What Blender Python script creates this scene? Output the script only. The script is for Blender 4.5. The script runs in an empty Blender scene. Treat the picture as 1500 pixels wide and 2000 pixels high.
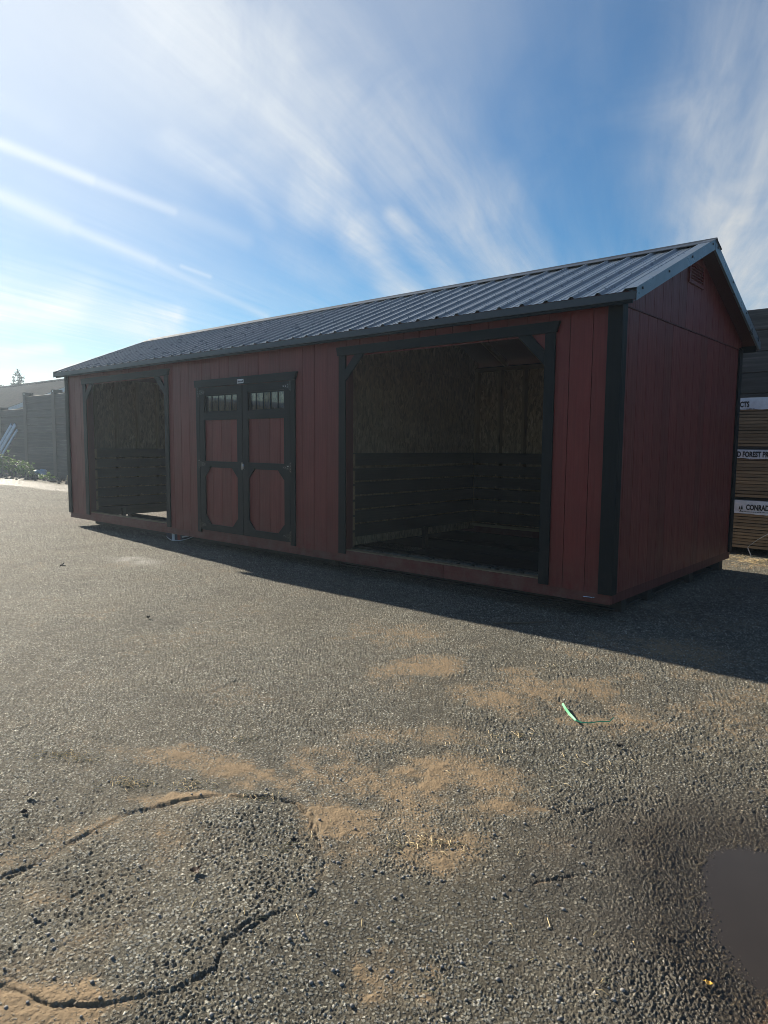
import bpy, bmesh, math, random
import numpy as np
from mathutils import Vector, Matrix

random.seed(7)
RNG = np.random.default_rng(7)
scene = bpy.context.scene
COL = scene.collection

# ------------------------------------------------------------------ camera
CAM = np.array([2.3347, -5.5, 1.4505])
YAW, PITCH, ROLL, FPX = -0.7223, -0.0959, 0.0084, 1356.04      # focal length in photo pixels (photo 1500 x 2000)

def cam_axes():
    f = np.array([math.sin(YAW) * math.cos(PITCH), math.cos(YAW) * math.cos(PITCH), math.sin(PITCH)])
    r = np.array([math.cos(YAW), -math.sin(YAW), 0.0])
    u = np.cross(r, f)
    return r * math.cos(ROLL) + u * math.sin(ROLL), -r * math.sin(ROLL) + u * math.cos(ROLL), f
CR, CU, CF = cam_axes()

def ray(px, py):
    return CF + CR * (px - 750) / FPX - CU * (py - 1000) / FPX

def on_ground(px, py, z=0.0):
    d = ray(px, py)
    return CAM + d * ((z - CAM[2]) / d[2])

def on_y(px, py, y):
    d = ray(px, py)
    return CAM + d * ((y - CAM[1]) / d[1])

cam_data = bpy.data.cameras.new("camera")
cam = bpy.data.objects.new("camera", cam_data)
COL.objects.link(cam)
cam.matrix_world = Matrix(((CR[0], CU[0], -CF[0], CAM[0]), (CR[1], CU[1], -CF[1], CAM[1]),
                           (CR[2], CU[2], -CF[2], CAM[2]), (0, 0, 0, 1)))
cam_data.sensor_fit = 'VERTICAL'
cam_data.sensor_height = 36.0
cam_data.lens = FPX / 2000 * 36.0
cam_data.clip_start = 0.05
cam_data.clip_end = 20000
scene.camera = cam

# ------------------------------------------------------------------ light
SUN_EL = math.radians(23.0)
SUN_AZ = math.atan2(-0.994, 0.107)                 # from +Y towards +X
SUN_DIR = Vector((math.sin(SUN_AZ) * math.cos(SUN_EL), math.cos(SUN_AZ) * math.cos(SUN_EL), math.sin(SUN_EL)))
SKY_STRENGTH = 0.055
SUN_STRENGTH = 5.0
EXPOSURE = 1.08

sun_data = bpy.data.lights.new("sun", 'SUN')
sun_data.energy = SUN_STRENGTH
sun_data.angle = math.radians(0.53)
sun_data.color = (1.0, 0.91, 0.75)
sun = bpy.data.objects.new("sun", sun_data)
COL.objects.link(sun)
sun.location = SUN_DIR * 60
sun.rotation_euler = SUN_DIR.to_track_quat('Z', 'Y').to_euler()

scene.cycles.pixel_filter_type = 'BLACKMAN_HARRIS'
scene.cycles.filter_width = 0.9
scene.cycles.use_denoising = True
scene.cycles.denoiser = 'OPENIMAGEDENOISE'
scene.cycles.denoising_input_passes = 'RGB_ALBEDO_NORMAL'
scene.cycles.denoising_prefilter = 'ACCURATE'
scene.cycles.volume_bounces = 0
scene.cycles.max_bounces = 6
scene.cycles.diffuse_bounces = 3
scene.cycles.glossy_bounces = 3
scene.cycles.transmission_bounces = 4
scene.view_settings.view_transform = 'Standard'
scene.view_settings.look = 'None'
scene.view_settings.exposure = EXPOSURE
scene.view_settings.gamma = 1.0
scene.view_settings.use_curve_mapping = False

# ------------------------------------------------------------------ node helpers
class NT:
    def __init__(self, tree):
        self.t = tree
    def n(self, kind, **kw):
        nd = self.t.nodes.new(kind)
        ins = kw.pop('ins', {})
        for k, v in kw.items():
            setattr(nd, k, v)
        for k, v in ins.items():
            self.put(nd.inputs[k], v)
        return nd
    def put(self, sock, v):
        if isinstance(v, bpy.types.NodeSocket):
            self.t.links.new(v, sock)
        elif isinstance(v, bpy.types.Node):
            self.t.links.new(v.outputs[0], sock)
        else:
            sock.default_value = v
    def math(self, op, a, b=None, c=None, clamp=False):
        nd = self.n('ShaderNodeMath', operation=op, use_clamp=clamp)
        for i, v in enumerate((a, b, c)):
            if v is not None:
                self.put(nd.inputs[i], v)
        return nd.outputs[0]
    def vmath(self, op, a, b=None, out=0):
        nd = self.n('ShaderNodeVectorMath', operation=op)
        self.put(nd.inputs[0], a)
        if b is not None:
            self.put(nd.inputs[3 if op == 'SCALE' else 1], b)
        return nd.outputs[out]
    def mix(self, f, a, b, blend='MIX'):
        nd = self.n('ShaderNodeMix', data_type='RGBA', blend_type=blend)
        self.put(nd.inputs[0], f); self.put(nd.inputs[6], a); self.put(nd.inputs[7], b)
        return nd.outputs[2]
    def ramp(self, f, stops):
        nd = self.n('ShaderNodeValToRGB')
        cr = nd.color_ramp
        while len(cr.elements) < len(stops):
            cr.elements.new(0.5)
        for e, (p, c) in zip(cr.elements, stops):
            e.position = p
            e.color = (c[0], c[1], c[2], 1) if not isinstance(c, (int, float)) else (c, c, c, 1)
        self.put(nd.inputs[0], f)
        return nd.outputs[0]
    def noise(self, vec, scale, detail=3.0, rough=0.5, out=0, distortion=0.0):
        nd = self.n('ShaderNodeTexNoise')
        if vec is not None:
            self.put(nd.inputs['Vector'], vec)
        self.put(nd.inputs['Scale'], scale); self.put(nd.inputs['Detail'], detail); self.put(nd.inputs['Roughness'], rough)
        nd.inputs['Distortion'].default_value = distortion
        return nd.outputs[out]
    def remap(self, v, a, b, c=0.0, d=1.0, smooth=False):
        nd = self.n('ShaderNodeMapRange', clamp=True, interpolation_type='SMOOTHSTEP' if smooth else 'LINEAR')
        for i, x in enumerate((v, a, b, c, d)):
            self.put(nd.inputs[i], x)
        return nd.outputs[0]

# ------------------------------------------------------------------ world: clear sky with cirrus
world = bpy.data.worlds.new("World")
scene.world = world
world.use_nodes = True
wt = world.node_tree
wt.nodes.clear()
w = NT(wt)
sky = w.n('ShaderNodeTexSky', sky_type='NISHITA', sun_disc=False, sun_elevation=SUN_EL, sun_rotation=SUN_AZ,
          air_density=1.0, dust_density=0.15, ozone_density=2.5, altitude=50)

# node group: soft stroke along an arc of the sky (direction space)
sg = bpy.data.node_groups.new("cirrus_stroke", 'ShaderNodeTree')
for nm, tp in (("P", 'NodeSocketVector'), ("A", 'NodeSocketVector'), ("AB", 'NodeSocketVector'), ("ABn", 'NodeSocketVector'),
               ("K", 'NodeSocketFloat'), ("I", 'NodeSocketFloat')):
    sg.interface.new_socket(nm, in_out='INPUT', socket_type=tp)
sg.interface.new_socket("M", in_out='OUTPUT', socket_type='NodeSocketFloat')
g = NT(sg)
gi = g.n('NodeGroupInput'); go = g.n('NodeGroupOutput')
ap = g.vmath('SUBTRACT', gi.outputs['P'], gi.outputs['A'])
t01 = g.math('ADD', g.vmath('DOT_PRODUCT', ap, gi.outputs['ABn'], out=1), 0.0, clamp=True)
dv = g.vmath('SUBTRACT', ap, g.vmath('SCALE', gi.outputs['AB'], t01))
d2 = g.math('MULTIPLY', g.vmath('DOT_PRODUCT', dv, dv, out=1), gi.outputs['K'])
g.put(go.inputs['M'], g.math('MULTIPLY', g.math('EXPONENT', d2), gi.outputs['I']))

tc = w.n('ShaderNodeTexCoord')
dirv = w.vmath('NORMALIZE', tc.outputs['Generated'])
sep = w.n('ShaderNodeSeparateXYZ'); w.put(sep.inputs[0], dirv)
zc = w.math('MAXIMUM', sep.outputs[2], 0.04)
comb = w.n('ShaderNodeCombineXYZ')
w.put(comb.inputs[0], w.math('DIVIDE', sep.outputs[0], zc)); w.put(comb.inputs[1], w.math('DIVIDE', sep.outputs[1], zc))
plane = comb.outputs[0]                                   # the cloud layer seen as a flat ceiling
# wind-aligned coordinates: long in the wind, fine across
WIND = math.radians(112)
along = w.vmath('DOT_PRODUCT', plane, (math.cos(WIND), math.sin(WIND), 0), out=1)
across = w.vmath('DOT_PRODUCT', plane, (-math.sin(WIND), math.cos(WIND), 0), out=1)
def streaks(sa, sc, detail, rough, dist=0.0):
    cb = w.n('ShaderNodeCombineXYZ')
    w.put(cb.inputs[0], w.math('MULTIPLY', along, sa)); w.put(cb.inputs[1], w.math('MULTIPLY', across, sc))
    return w.noise(cb.outputs[0], 1.0, detail, rough, distortion=dist)
n_fine = streaks(0.6, 6.5, 6, 0.66, 0.3)
n_big = streaks(0.35, 0.9, 3, 0.55, 0.4)
n_wisp = w.noise(dirv, 8.5, 5, 0.62, distortion=0.9)
warp = w.vmath('SCALE', w.vmath('SUBTRACT', w.noise(dirv, 4.0, 2, 0.55, out=1), (0.5, 0.5, 0.5)), 0.085)
pw = w.vmath('ADD', dirv, warp)

def udir(px, py):
    d = ray(px, py); d = d / np.linalg.norm(d)
    return tuple(float(x) for x in d)
total = None
def stroke(pts, ws, iss, sharp=False):
    global total
    for i in range(len(pts) - 1):
        gn = w.n('ShaderNodeGroup'); gn.node_tree = sg
        w.put(gn.inputs['P'], dirv if sharp else pw)
        A_ = np.array(udir(*pts[i])); AB_ = np.array(udir(*pts[i + 1])) - A_
        gn.inputs['A'].default_value = tuple(A_); gn.inputs['AB'].default_value = tuple(AB_); gn.inputs['ABn'].default_value = tuple(AB_ / (AB_ @ AB_))
        wd = 0.5 * (ws[i] + ws[i + 1]) / FPX
        gn.inputs['K'].default_value = -1.0 / wd ** 2; gn.inputs['I'].default_value = 0.5 * (iss[i] + iss[i + 1])
        total = gn.outputs[0] if total is None else w.math('SMOOTH_MAX', total, gn.outputs[0], 0.12)
layers = []
def close_layer(mod):
    global total
    layers.append(w.math('MULTIPLY', total, mod)); total = None
# broad thin veil, upper left and top
stroke([(-500, -250), (120, 40), (480, 140)], [420, 300, 190], [0.78, 0.62, 0.40])
stroke([(480, 60), (820, -80)], [190, 200], [0.45, 0.3])
close_layer(w.remap(n_big, 0.25, 0.75, 0.75, 1.1))
# the fan of fibrous cirrus above the roof
stroke([(350, 20), (560, 210), (650, 370), (740, 490), (810, 600)], [150, 95, 55, 40, 30], [0.55, 0.72, 0.72, 0.7, 0.65])
stroke([(560, 120), (790, 290), (930, 420), (1010, 560)], [150, 105, 80, 75], [0.5, 0.5, 0.42, 0.55])
stroke([(790, 420), (880, 560)], [28, 34], [0.45, 0.62])
stroke([(330, 260), (450, 345), (515, 420)], [30, 36, 16], [0.3, 0.55, 0.2])
stroke([(540, 480), (660, 540)], [50, 40], [0.18, 0.25])
# cloud bank at the right
stroke([(1500, 60), (1400, 230), (1440, 400), (1450, 560), (1480, 700)], [170, 95, 95, 105, 110], [0.35, 0.45, 0.7, 0.85, 0.9])
stroke([(1560, 300), (1600, 700)], [130, 130], [0.6, 0.8])
close_layer(w.math('MULTIPLY', w.remap(n_fine, 0.30, 0.70, 0.60, 1.22), w.remap(n_wisp, 0.30, 0.70, 0.58, 1.25)))
# low layered cloud at the left
stroke([(-120, 590), (120, 612), (330, 650)], [60, 44, 26], [0.75, 0.8, 0.5])
stroke([(250, 600), (350, 625)], [22, 16], [0.7, 0.9])
stroke([(-120, 505), (150, 548)], [26, 14], [0.6, 0.3])
stroke([(-120, 680), (110, 706)], [16, 9], [0.75, 0.7])
stroke([(-120, 770), (120, 760)], [30, 26], [0.6, 0.6])
close_layer(w.math('MULTIPLY', w.remap(n_fine, 0.3, 0.7, 0.6, 1.15), w.remap(n_wisp, 0.30, 0.70, 0.6, 1.2)))
# contrails
stroke([(-80, 248), (180, 352), (340, 413), (480, 468)], [11, 8, 11, 24], [0.8, 0.62, 0.4, 0.12], True)
stroke([(-80, 345), (130, 440), (300, 512), (520, 618)], [17, 11, 8, 7], [0.55, 0.45, 0.42, 0.25], True)
stroke([(355, 520), (410, 540)], [4, 5], [0.5, 0.15], True)
close_layer(w.remap(n_big, 0.2, 0.7, 0.7, 1.1))
# thin cirrus everywhere else in the sky
n_all = w.math('MULTIPLY', w.remap(n_big, 0.45, 0.75), w.remap(n_fine, 0.35, 0.7))
layers.append(w.math('MULTIPLY', n_all, 0.25))
inv = None
for L in layers:
    k = w.math('SUBTRACT', 1.0, w.math('MINIMUM', w.math('MAXIMUM', L, 0.0), 0.97))
    inv = k if inv is None else w.math('MULTIPLY', inv, k)
cloud = w.math('SUBTRACT', 1.0, inv)
# clouds scatter the sun forwards: brighter the nearer they stand to it
cosang = w.vmath('DOT_PRODUCT', dirv, tuple(SUN_DIR), out=1)
phase = w.math('ADD', 5.8, w.math('MULTIPLY', 4.2, w.math('POWER', w.math('MAXIMUM', cosang, 0.0), 5.0)))
ccol = w.vmath('SCALE', (0.93, 0.97, 1.0), phase)
hs = w.n('ShaderNodeHueSaturation', ins={'Saturation': 1.62, 'Value': 0.90, 'Color': sky.outputs[0]})
skycol = w.mix(cloud, hs.outputs[0], ccol)
bg = w.n('ShaderNodeBackground')
w.put(bg.inputs[0], skycol)
bg.inputs[1].default_value = SKY_STRENGTH
world.cycles.sampling_method = 'MANUAL'
world.cycles.sample_map_resolution = 512
wo = w.n('ShaderNodeOutputWorld')
w.put(wo.inputs[0], bg)

# ------------------------------------------------------------------ materials
def material(name):
    m = bpy.data.materials.new(name)
    m.use_nodes = True
    t = NT(m.node_tree)
    bs = m.node_tree.nodes['Principled BSDF']
    return m, t, bs

def obj_coords(t, spread=7.0):
    tcn = t.n('ShaderNodeTexCoord')
    oi = t.n('ShaderNodeObjectInfo')
    off = t.vmath('SCALE', (1.0, 1.7, 2.3), t.math('MULTIPLY', oi.outputs['Random'], spread))
    return t.vmath('ADD', tcn.outputs['Object'], off), oi.outputs['Random']

def scaled(t, v, s):
    return t.vmath('MULTIPLY', v, s)

def bump(t, bs, h, strength, dist):
    b = t.n('ShaderNodeBump')
    b.inputs['Strength'].default_value = strength
    b.inputs['Distance'].default_value = dist
    t.put(b.inputs['Height'], h)
    t.put(bs.inputs['Normal'], b)

def painted_wood(name, c0, c1, rough, grain=(70, 70, 2.2), bstr=0.35, var=0.12, spec=0.28, dust=0.0):
    m, t, bs = material(name)
    v, rnd = obj_coords(t)
    g1 = t.noise(scaled(t, v, grain), 1.0, 4, 0.6)
    blot = t.noise(v, 2.5, 3, 0.6)
    c = t.mix(t.remap(blot, 0.3, 0.7), c0, c1)
    c = t.mix(t.remap(g1, 0.35, 0.65, 0, 0.5), c, tuple(x * 0.55 for x in c0[:3]) + (1,))
    hsv = t.n('ShaderNodeHueSaturation')
    t.put(hsv.inputs['Color'], c)
    t.put(hsv.inputs['Value'], t.remap(rnd, 0, 1, 1 - var, 1 + var))
    if dust:
        # rain-splashed dust on the lowest boards
        geo = t.n('ShaderNodeNewGeometry'); sp_ = t.n('ShaderNodeSeparateXYZ'); t.put(sp_.inputs[0], geo.outputs['Position'])
        spl = t.math('MULTIPLY', t.remap(sp_.outputs[2], 0.14, 0.62, 1.0, 0.0), t.remap(t.noise(geo.outputs['Position'], 6.0, 5, 0.7), 0.35, 0.75))
        hsv = t.n('ShaderNodeMix', data_type='RGBA', ins={0: t.math('MULTIPLY', spl, dust), 6: hsv.outputs[0], 7: (0.20, 0.15, 0.11, 1)}).outputs[2]
    t.put(bs.inputs['Base Color'], hsv)
    t.put(bs.inputs['Roughness'], t.remap(g1, 0.3, 0.7, rough - 0.08, rough + 0.1))
    bs.inputs['Specular IOR Level'].default_value = spec
    bump(t, bs, g1, bstr, 0.004)
    return m

def raw_wood(name, c0, c1, c2, grain=(2.0, 60, 60), rough=0.75, var=0.2, knots=True):
    m, t, bs = material(name)
    v, rnd = obj_coords(t)
    g1 = t.noise(scaled(t, v, grain), 1.0, 5, 0.6, distortion=0.6)
    blot = t.noise(v, 1.7, 3, 0.6)
    c = t.ramp(g1, [(0.28, c0), (0.5, c1), (0.72, c2)])
    c = t.mix(t.remap(blot, 0.4, 0.75, 0, 0.55), c, tuple(c0) + (1,))
    if knots:
        vo = t.n('ShaderNodeTexVoronoi')
        t.put(vo.inputs['Vector'], scaled(t, v, tuple(1.6 if x < 5 else 6.0 for x in grain)))
        vo.inputs['Scale'].default_value = 1.0
        c = t.mix(t.remap(vo.outputs['Distance'], 0.06, 0.16, 0.75, 0.0), c, tuple(x * 0.35 for x in c0) + (1,))
    hsv = t.n('ShaderNodeHueSaturation')
    t.put(hsv.inputs['Color'], c)
    t.put(hsv.inputs['Value'], t.remap(rnd, 0, 1, 1 - var, 1 + var))
    t.put(bs.inputs['Base Color'], hsv)
    bs.inputs['Roughness'].default_value = rough
    bump(t, bs, g1, 0.5, 0.004)
    return m

def plain(name, col, rough=0.6, metal=0.0, noise_amt=0.15, scale=8.0, coat=0.0):
    m, t, bs = material(name)
    v, rnd = obj_coords(t)
    nz = t.noise(v, scale, 4, 0.6)
    c = t.mix(t.remap(nz, 0.3, 0.7), tuple(x * (1 - noise_amt) for x in col) + (1,), tuple(min(1, x * (1 + noise_amt)) for x in col) + (1,))
    t.put(bs.inputs['Base Color'], c)
    t.put(bs.inputs['Roughness'], t.remap(nz, 0.3, 0.7, max(0.02, rough - 0.06), rough + 0.06))
    bs.inputs['Metallic'].default_value = metal
    return m

M = {}
M['red'] = painted_wood('red_siding_paint', (0.180, 0.024, 0.020, 1), (0.146, 0.019, 0.016, 1), 0.44, bstr=0.7, dust=0.35)
M['red_h'] = painted_wood('red_beam_paint', (0.150, 0.026, 0.021, 1), (0.115, 0.019, 0.016, 1), 0.5, grain=(2.2, 70, 70), bstr=0.25, dust=0.5)
M['red_edge'] = painted_wood('red_jamb_paint', (0.10, 0.022, 0.020, 1), (0.085, 0.018, 0.017, 1), 0.55)
M['trim'] = painted_wood('charcoal_trim_paint', (0.007, 0.011, 0.013, 1), (0.005, 0.009, 0.011, 1), 0.5, bstr=0.2, var=0.06, spec=0.14, dust=0.12)
M['trim_h'] = painted_wood('charcoal_trim_paint_rail', (0.007, 0.011, 0.013, 1), (0.005, 0.009, 0.011, 1), 0.5, grain=(2.2, 70, 70), bstr=0.2, var=0.06, spec=0.14, dust=0.12)
M['kick'] = raw_wood('dark_kick_board', (0.022, 0.017, 0.012), (0.038, 0.029, 0.020), (0.065, 0.049, 0.033), knots=False)
M['kick_y'] = raw_wood('dark_kick_board_side', (0.022, 0.017, 0.012), (0.038, 0.029, 0.020), (0.065, 0.049, 0.033), grain=(60, 2, 60), knots=False)
M['lumber_v'] = raw_wood('stud_wood', (0.20, 0.13, 0.065), (0.30, 0.20, 0.105), (0.38, 0.27, 0.15), grain=(60, 60, 2))
M['lumber_x'] = raw_wood('fresh_lumber', (0.16, 0.105, 0.055), (0.245, 0.165, 0.09), (0.32, 0.225, 0.13), grain=(2, 50, 50), var=0.28)
M['treated'] = raw_wood('treated_lumber', (0.045, 0.045, 0.036), (0.075, 0.072, 0.056), (0.11, 0.10, 0.078), grain=(2, 60, 60), knots=False)
M['weathered'] = raw_wood('weathered_timber', (0.008, 0.008, 0.009), (0.028, 0.028, 0.029), (0.085, 0.082, 0.078), grain=(0.7, 26, 26), var=0.4)
M['skid'] = raw_wood('dark_skid', (0.010, 0.009, 0.008), (0.017, 0.015, 0.013), (0.028, 0.025, 0.021), grain=(2, 60, 60), knots=False)
M['steel_post'] = plain('rusty_steel_post', (0.045, 0.040, 0.036), 0.65, 0.3, 0.35, 12)
M['black_iron'] = plain('black_hinge', (0.010, 0.010, 0.011), 0.4, 0.4)
M['zinc'] = plain('zinc_screw', (0.62, 0.63, 0.65), 0.25, 1.0)
M['screw_dark'] = plain('dark_screw', (0.02, 0.022, 0.025), 0.5)
M['white_plate'] = plain('white_name_plate', (0.62, 0.64, 0.66), 0.4)
M['dark_print'] = plain('dark_print', (0.02, 0.022, 0.025), 0.5)
M['wrap'] = plain('white_lumber_wrap', (0.70, 0.72, 0.76), 0.35, 0, 0.12, 14)
M['concrete'] = plain('concrete_block', (0.22, 0.21, 0.19), 0.85, 0, 0.2, 20)
M['floor_shade'] = plain('floor_shade_sheet', (0.018, 0.018, 0.018), 0.8)
M['grey_plank'] = plain('pale_painted_plank', (0.30, 0.40, 0.52), 0.5, 0, 0.15, 6)
M['white_trim'] = plain('pale_grey_fascia', (0.42, 0.46, 0.50), 0.5)
M['beige_wall'] = plain('beige_wall', (0.34, 0.30, 0.25), 0.8)
M['green_strap'] = plain('green_plastic_strap', (0.10, 0.42, 0.20), 0.25)
M['white_strap'] = plain('white_plastic_band', (0.55, 0.57, 0.55), 0.3)
M['straw'] = plain('straw', (0.50, 0.37, 0.17), 0.6, 0, 0.3, 40)
M['leaf_brown'] = plain('dry_leaf', (0.075, 0.040, 0.022), 0.7, 0, 0.35, 60)
M['leaf_dark'] = plain('dark_dry_leaf', (0.022, 0.018, 0.014), 0.7, 0, 0.35, 60)
M['leaf_yellow'] = plain('yellow_leaf', (0.62, 0.36, 0.05), 0.6, 0, 0.2, 60)
M['stick'] = plain('weathered_stick', (0.085, 0.065, 0.045), 0.8, 0, 0.3, 30)
M['stake'] = plain('pale_wood_stake', (0.42, 0.33, 0.22), 0.8, 0, 0.2, 30)
M['red_plastic'] = plain('red_printed_plastic', (0.28, 0.03, 0.02), 0.35)
M['white_plastic'] = plain('white_printed_plastic', (0.72, 0.72, 0.76), 0.35)
M['navy_plastic'] = plain('dark_printed_plastic', (0.03, 0.03, 0.06), 0.35)
M['pebble'] = plain('loose_pebble', (0.17, 0.165, 0.16), 0.75, 0, 0.5, 30)
M['rubble'] = plain('rubble_soil', (0.075, 0.060, 0.045), 0.9, 0, 0.5, 3)
M['bark'] = plain('bark', (0.06, 0.045, 0.035), 0.9, 0, 0.3, 12)

def make_metal():
    m, t, bs = material('grey_painted_roof_steel')
    v, rnd = obj_coords(t)
    nz = t.noise(v, 3.0, 4, 0.6)
    c = t.mix(t.remap(nz, 0.3, 0.7), (0.125, 0.150, 0.175, 1), (0.165, 0.190, 0.215, 1))
    t.put(bs.inputs['Base Color'], c)
    t.put(bs.inputs['Roughness'], t.remap(t.noise(v, 9.0, 4, 0.6), 0.3, 0.7, 0.24, 0.38))
    bs.inputs['Metallic'].default_value = 0.25
    return m
M['roof'] = make_metal()
M['roof_dark'] = plain('charcoal_ridge_steel', (0.045, 0.050, 0.057), 0.4, 0.15)

def make_osb():
    m, t, bs = material('osb_sheet')
    v, rnd = obj_coords(t)
    warpv = t.vmath('ADD', v, t.vmath('SCALE', t.noise(v, 5.0, 2, 0.5, out=1), 0.12))
    cols = []
    for s in ((55, 55, 11), (42, 42, 14)):
        vo = t.n('ShaderNodeTexVoronoi')
        t.put(vo.inputs['Vector'], scaled(t, warpv, s)); vo.inputs['Scale'].default_value = 1.0
        cols.append(vo)
    sepc = t.n('ShaderNodeSeparateColor'); t.put(sepc.inputs[0], cols[0].outputs['Color'])
    sepd = t.n('ShaderNodeSeparateColor'); t.put(sepd.inputs[0], cols[1].outputs['Color'])
    f = t.math('MULTIPLY', t.math('ADD', sepc.outputs[0], sepd.outputs[1]), 0.5)
    c = t.ramp(f, [(0.1, (0.13, 0.082, 0.042)), (0.45, (0.29, 0.195, 0.105)), (0.75, (0.40, 0.285, 0.16)), (0.95, (0.52, 0.39, 0.235))])
    t.put(bs.inputs['Base Color'], c)
    bs.inputs['Roughness'].default_value = 0.7
    bump(t, bs, f, 0.3, 0.003)
    return m
M['osb'] = make_osb()

def make_glass():
    m, t, bs = material('window_glass')
    bs.inputs['Base Color'].default_value = (0.9, 0.95, 0.95, 1)
    bs.inputs['Roughness'].default_value = 0.015
    bs.inputs['Transmission Weight'].default_value = 1.0
    bs.inputs['IOR'].default_value = 1.5
    return m
M['glass'] = make_glass()

def make_shingle():
    m, t, bs = material('grey_asphalt_shingle')
    tcn = t.n('ShaderNodeTexCoord')
    br = t.n('ShaderNodeTexBrick')
    t.put(br.inputs['Vector'], tcn.outputs['UV'])
    br.inputs['Color1'].default_value = (0.078, 0.073, 0.070, 1); br.inputs['Color2'].default_value = (0.052, 0.049, 0.048, 1)
    br.inputs['Mortar'].default_value = (0.03, 0.028, 0.027, 1)
    br.inputs['Scale'].default_value = 1.0
    br.inputs['Brick Width'].default_value = 0.3; br.inputs['Row Height'].default_value = 0.14
    br.inputs['Mortar Size'].default_value = 0.008
    bs.inputs['Specular IOR Level'].default_value = 0.08
    nz = t.noise(tcn.outputs['UV'], 14, 5, 0.7)
    df = t.n('ShaderNodeBsdfDiffuse', ins={'Roughness': 0.0})
    t.put(df.inputs[0], t.mix(t.remap(nz, 0.3, 0.7, 0, 0.4), br.outputs['Color'], (0.10, 0.095, 0.090, 1)))
    t.put(m.node_tree.nodes['Material Output'].inputs[0], df.outputs[0])
    return m
M['shingle'] = make_shingle()

def make_leaf(name, c0, c1, trans=0.35):
    m, t, bs = material(name)
    v, rnd = obj_coords(t)
    nz = t.noise(v, 9.0, 3, 0.6)
    c = t.mix(t.remap(nz, 0.35, 0.65), c0 + (1,), c1 + (1,))
    t.put(bs.inputs['Base Color'], c)
    bs.inputs['Roughness'].default_value = 0.45
    tr = t.n('ShaderNodeBsdfTranslucent'); t.put(tr.inputs[0], c)
    mx = t.n('ShaderNodeMixShader'); mx.inputs[0].default_value = trans
    out = m.node_tree.nodes['Material Output']
    t.put(mx.inputs[1], bs.outputs[0]); t.put(mx.inputs[2], tr.outputs[0]); t.put(out.inputs[0], mx.outputs[0])
    return m
M['weed'] = make_leaf('weed_leaf', (0.075, 0.14, 0.035), (0.13, 0.20, 0.06), 0.45)
M['needle'] = make_leaf('conifer_needles', (0.025, 0.045, 0.022), (0.045, 0.07, 0.03), 0.2)
M['foliage'] = make_leaf('broadleaf_foliage', (0.045, 0.08, 0.025), (0.08, 0.12, 0.04), 0.3)

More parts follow.
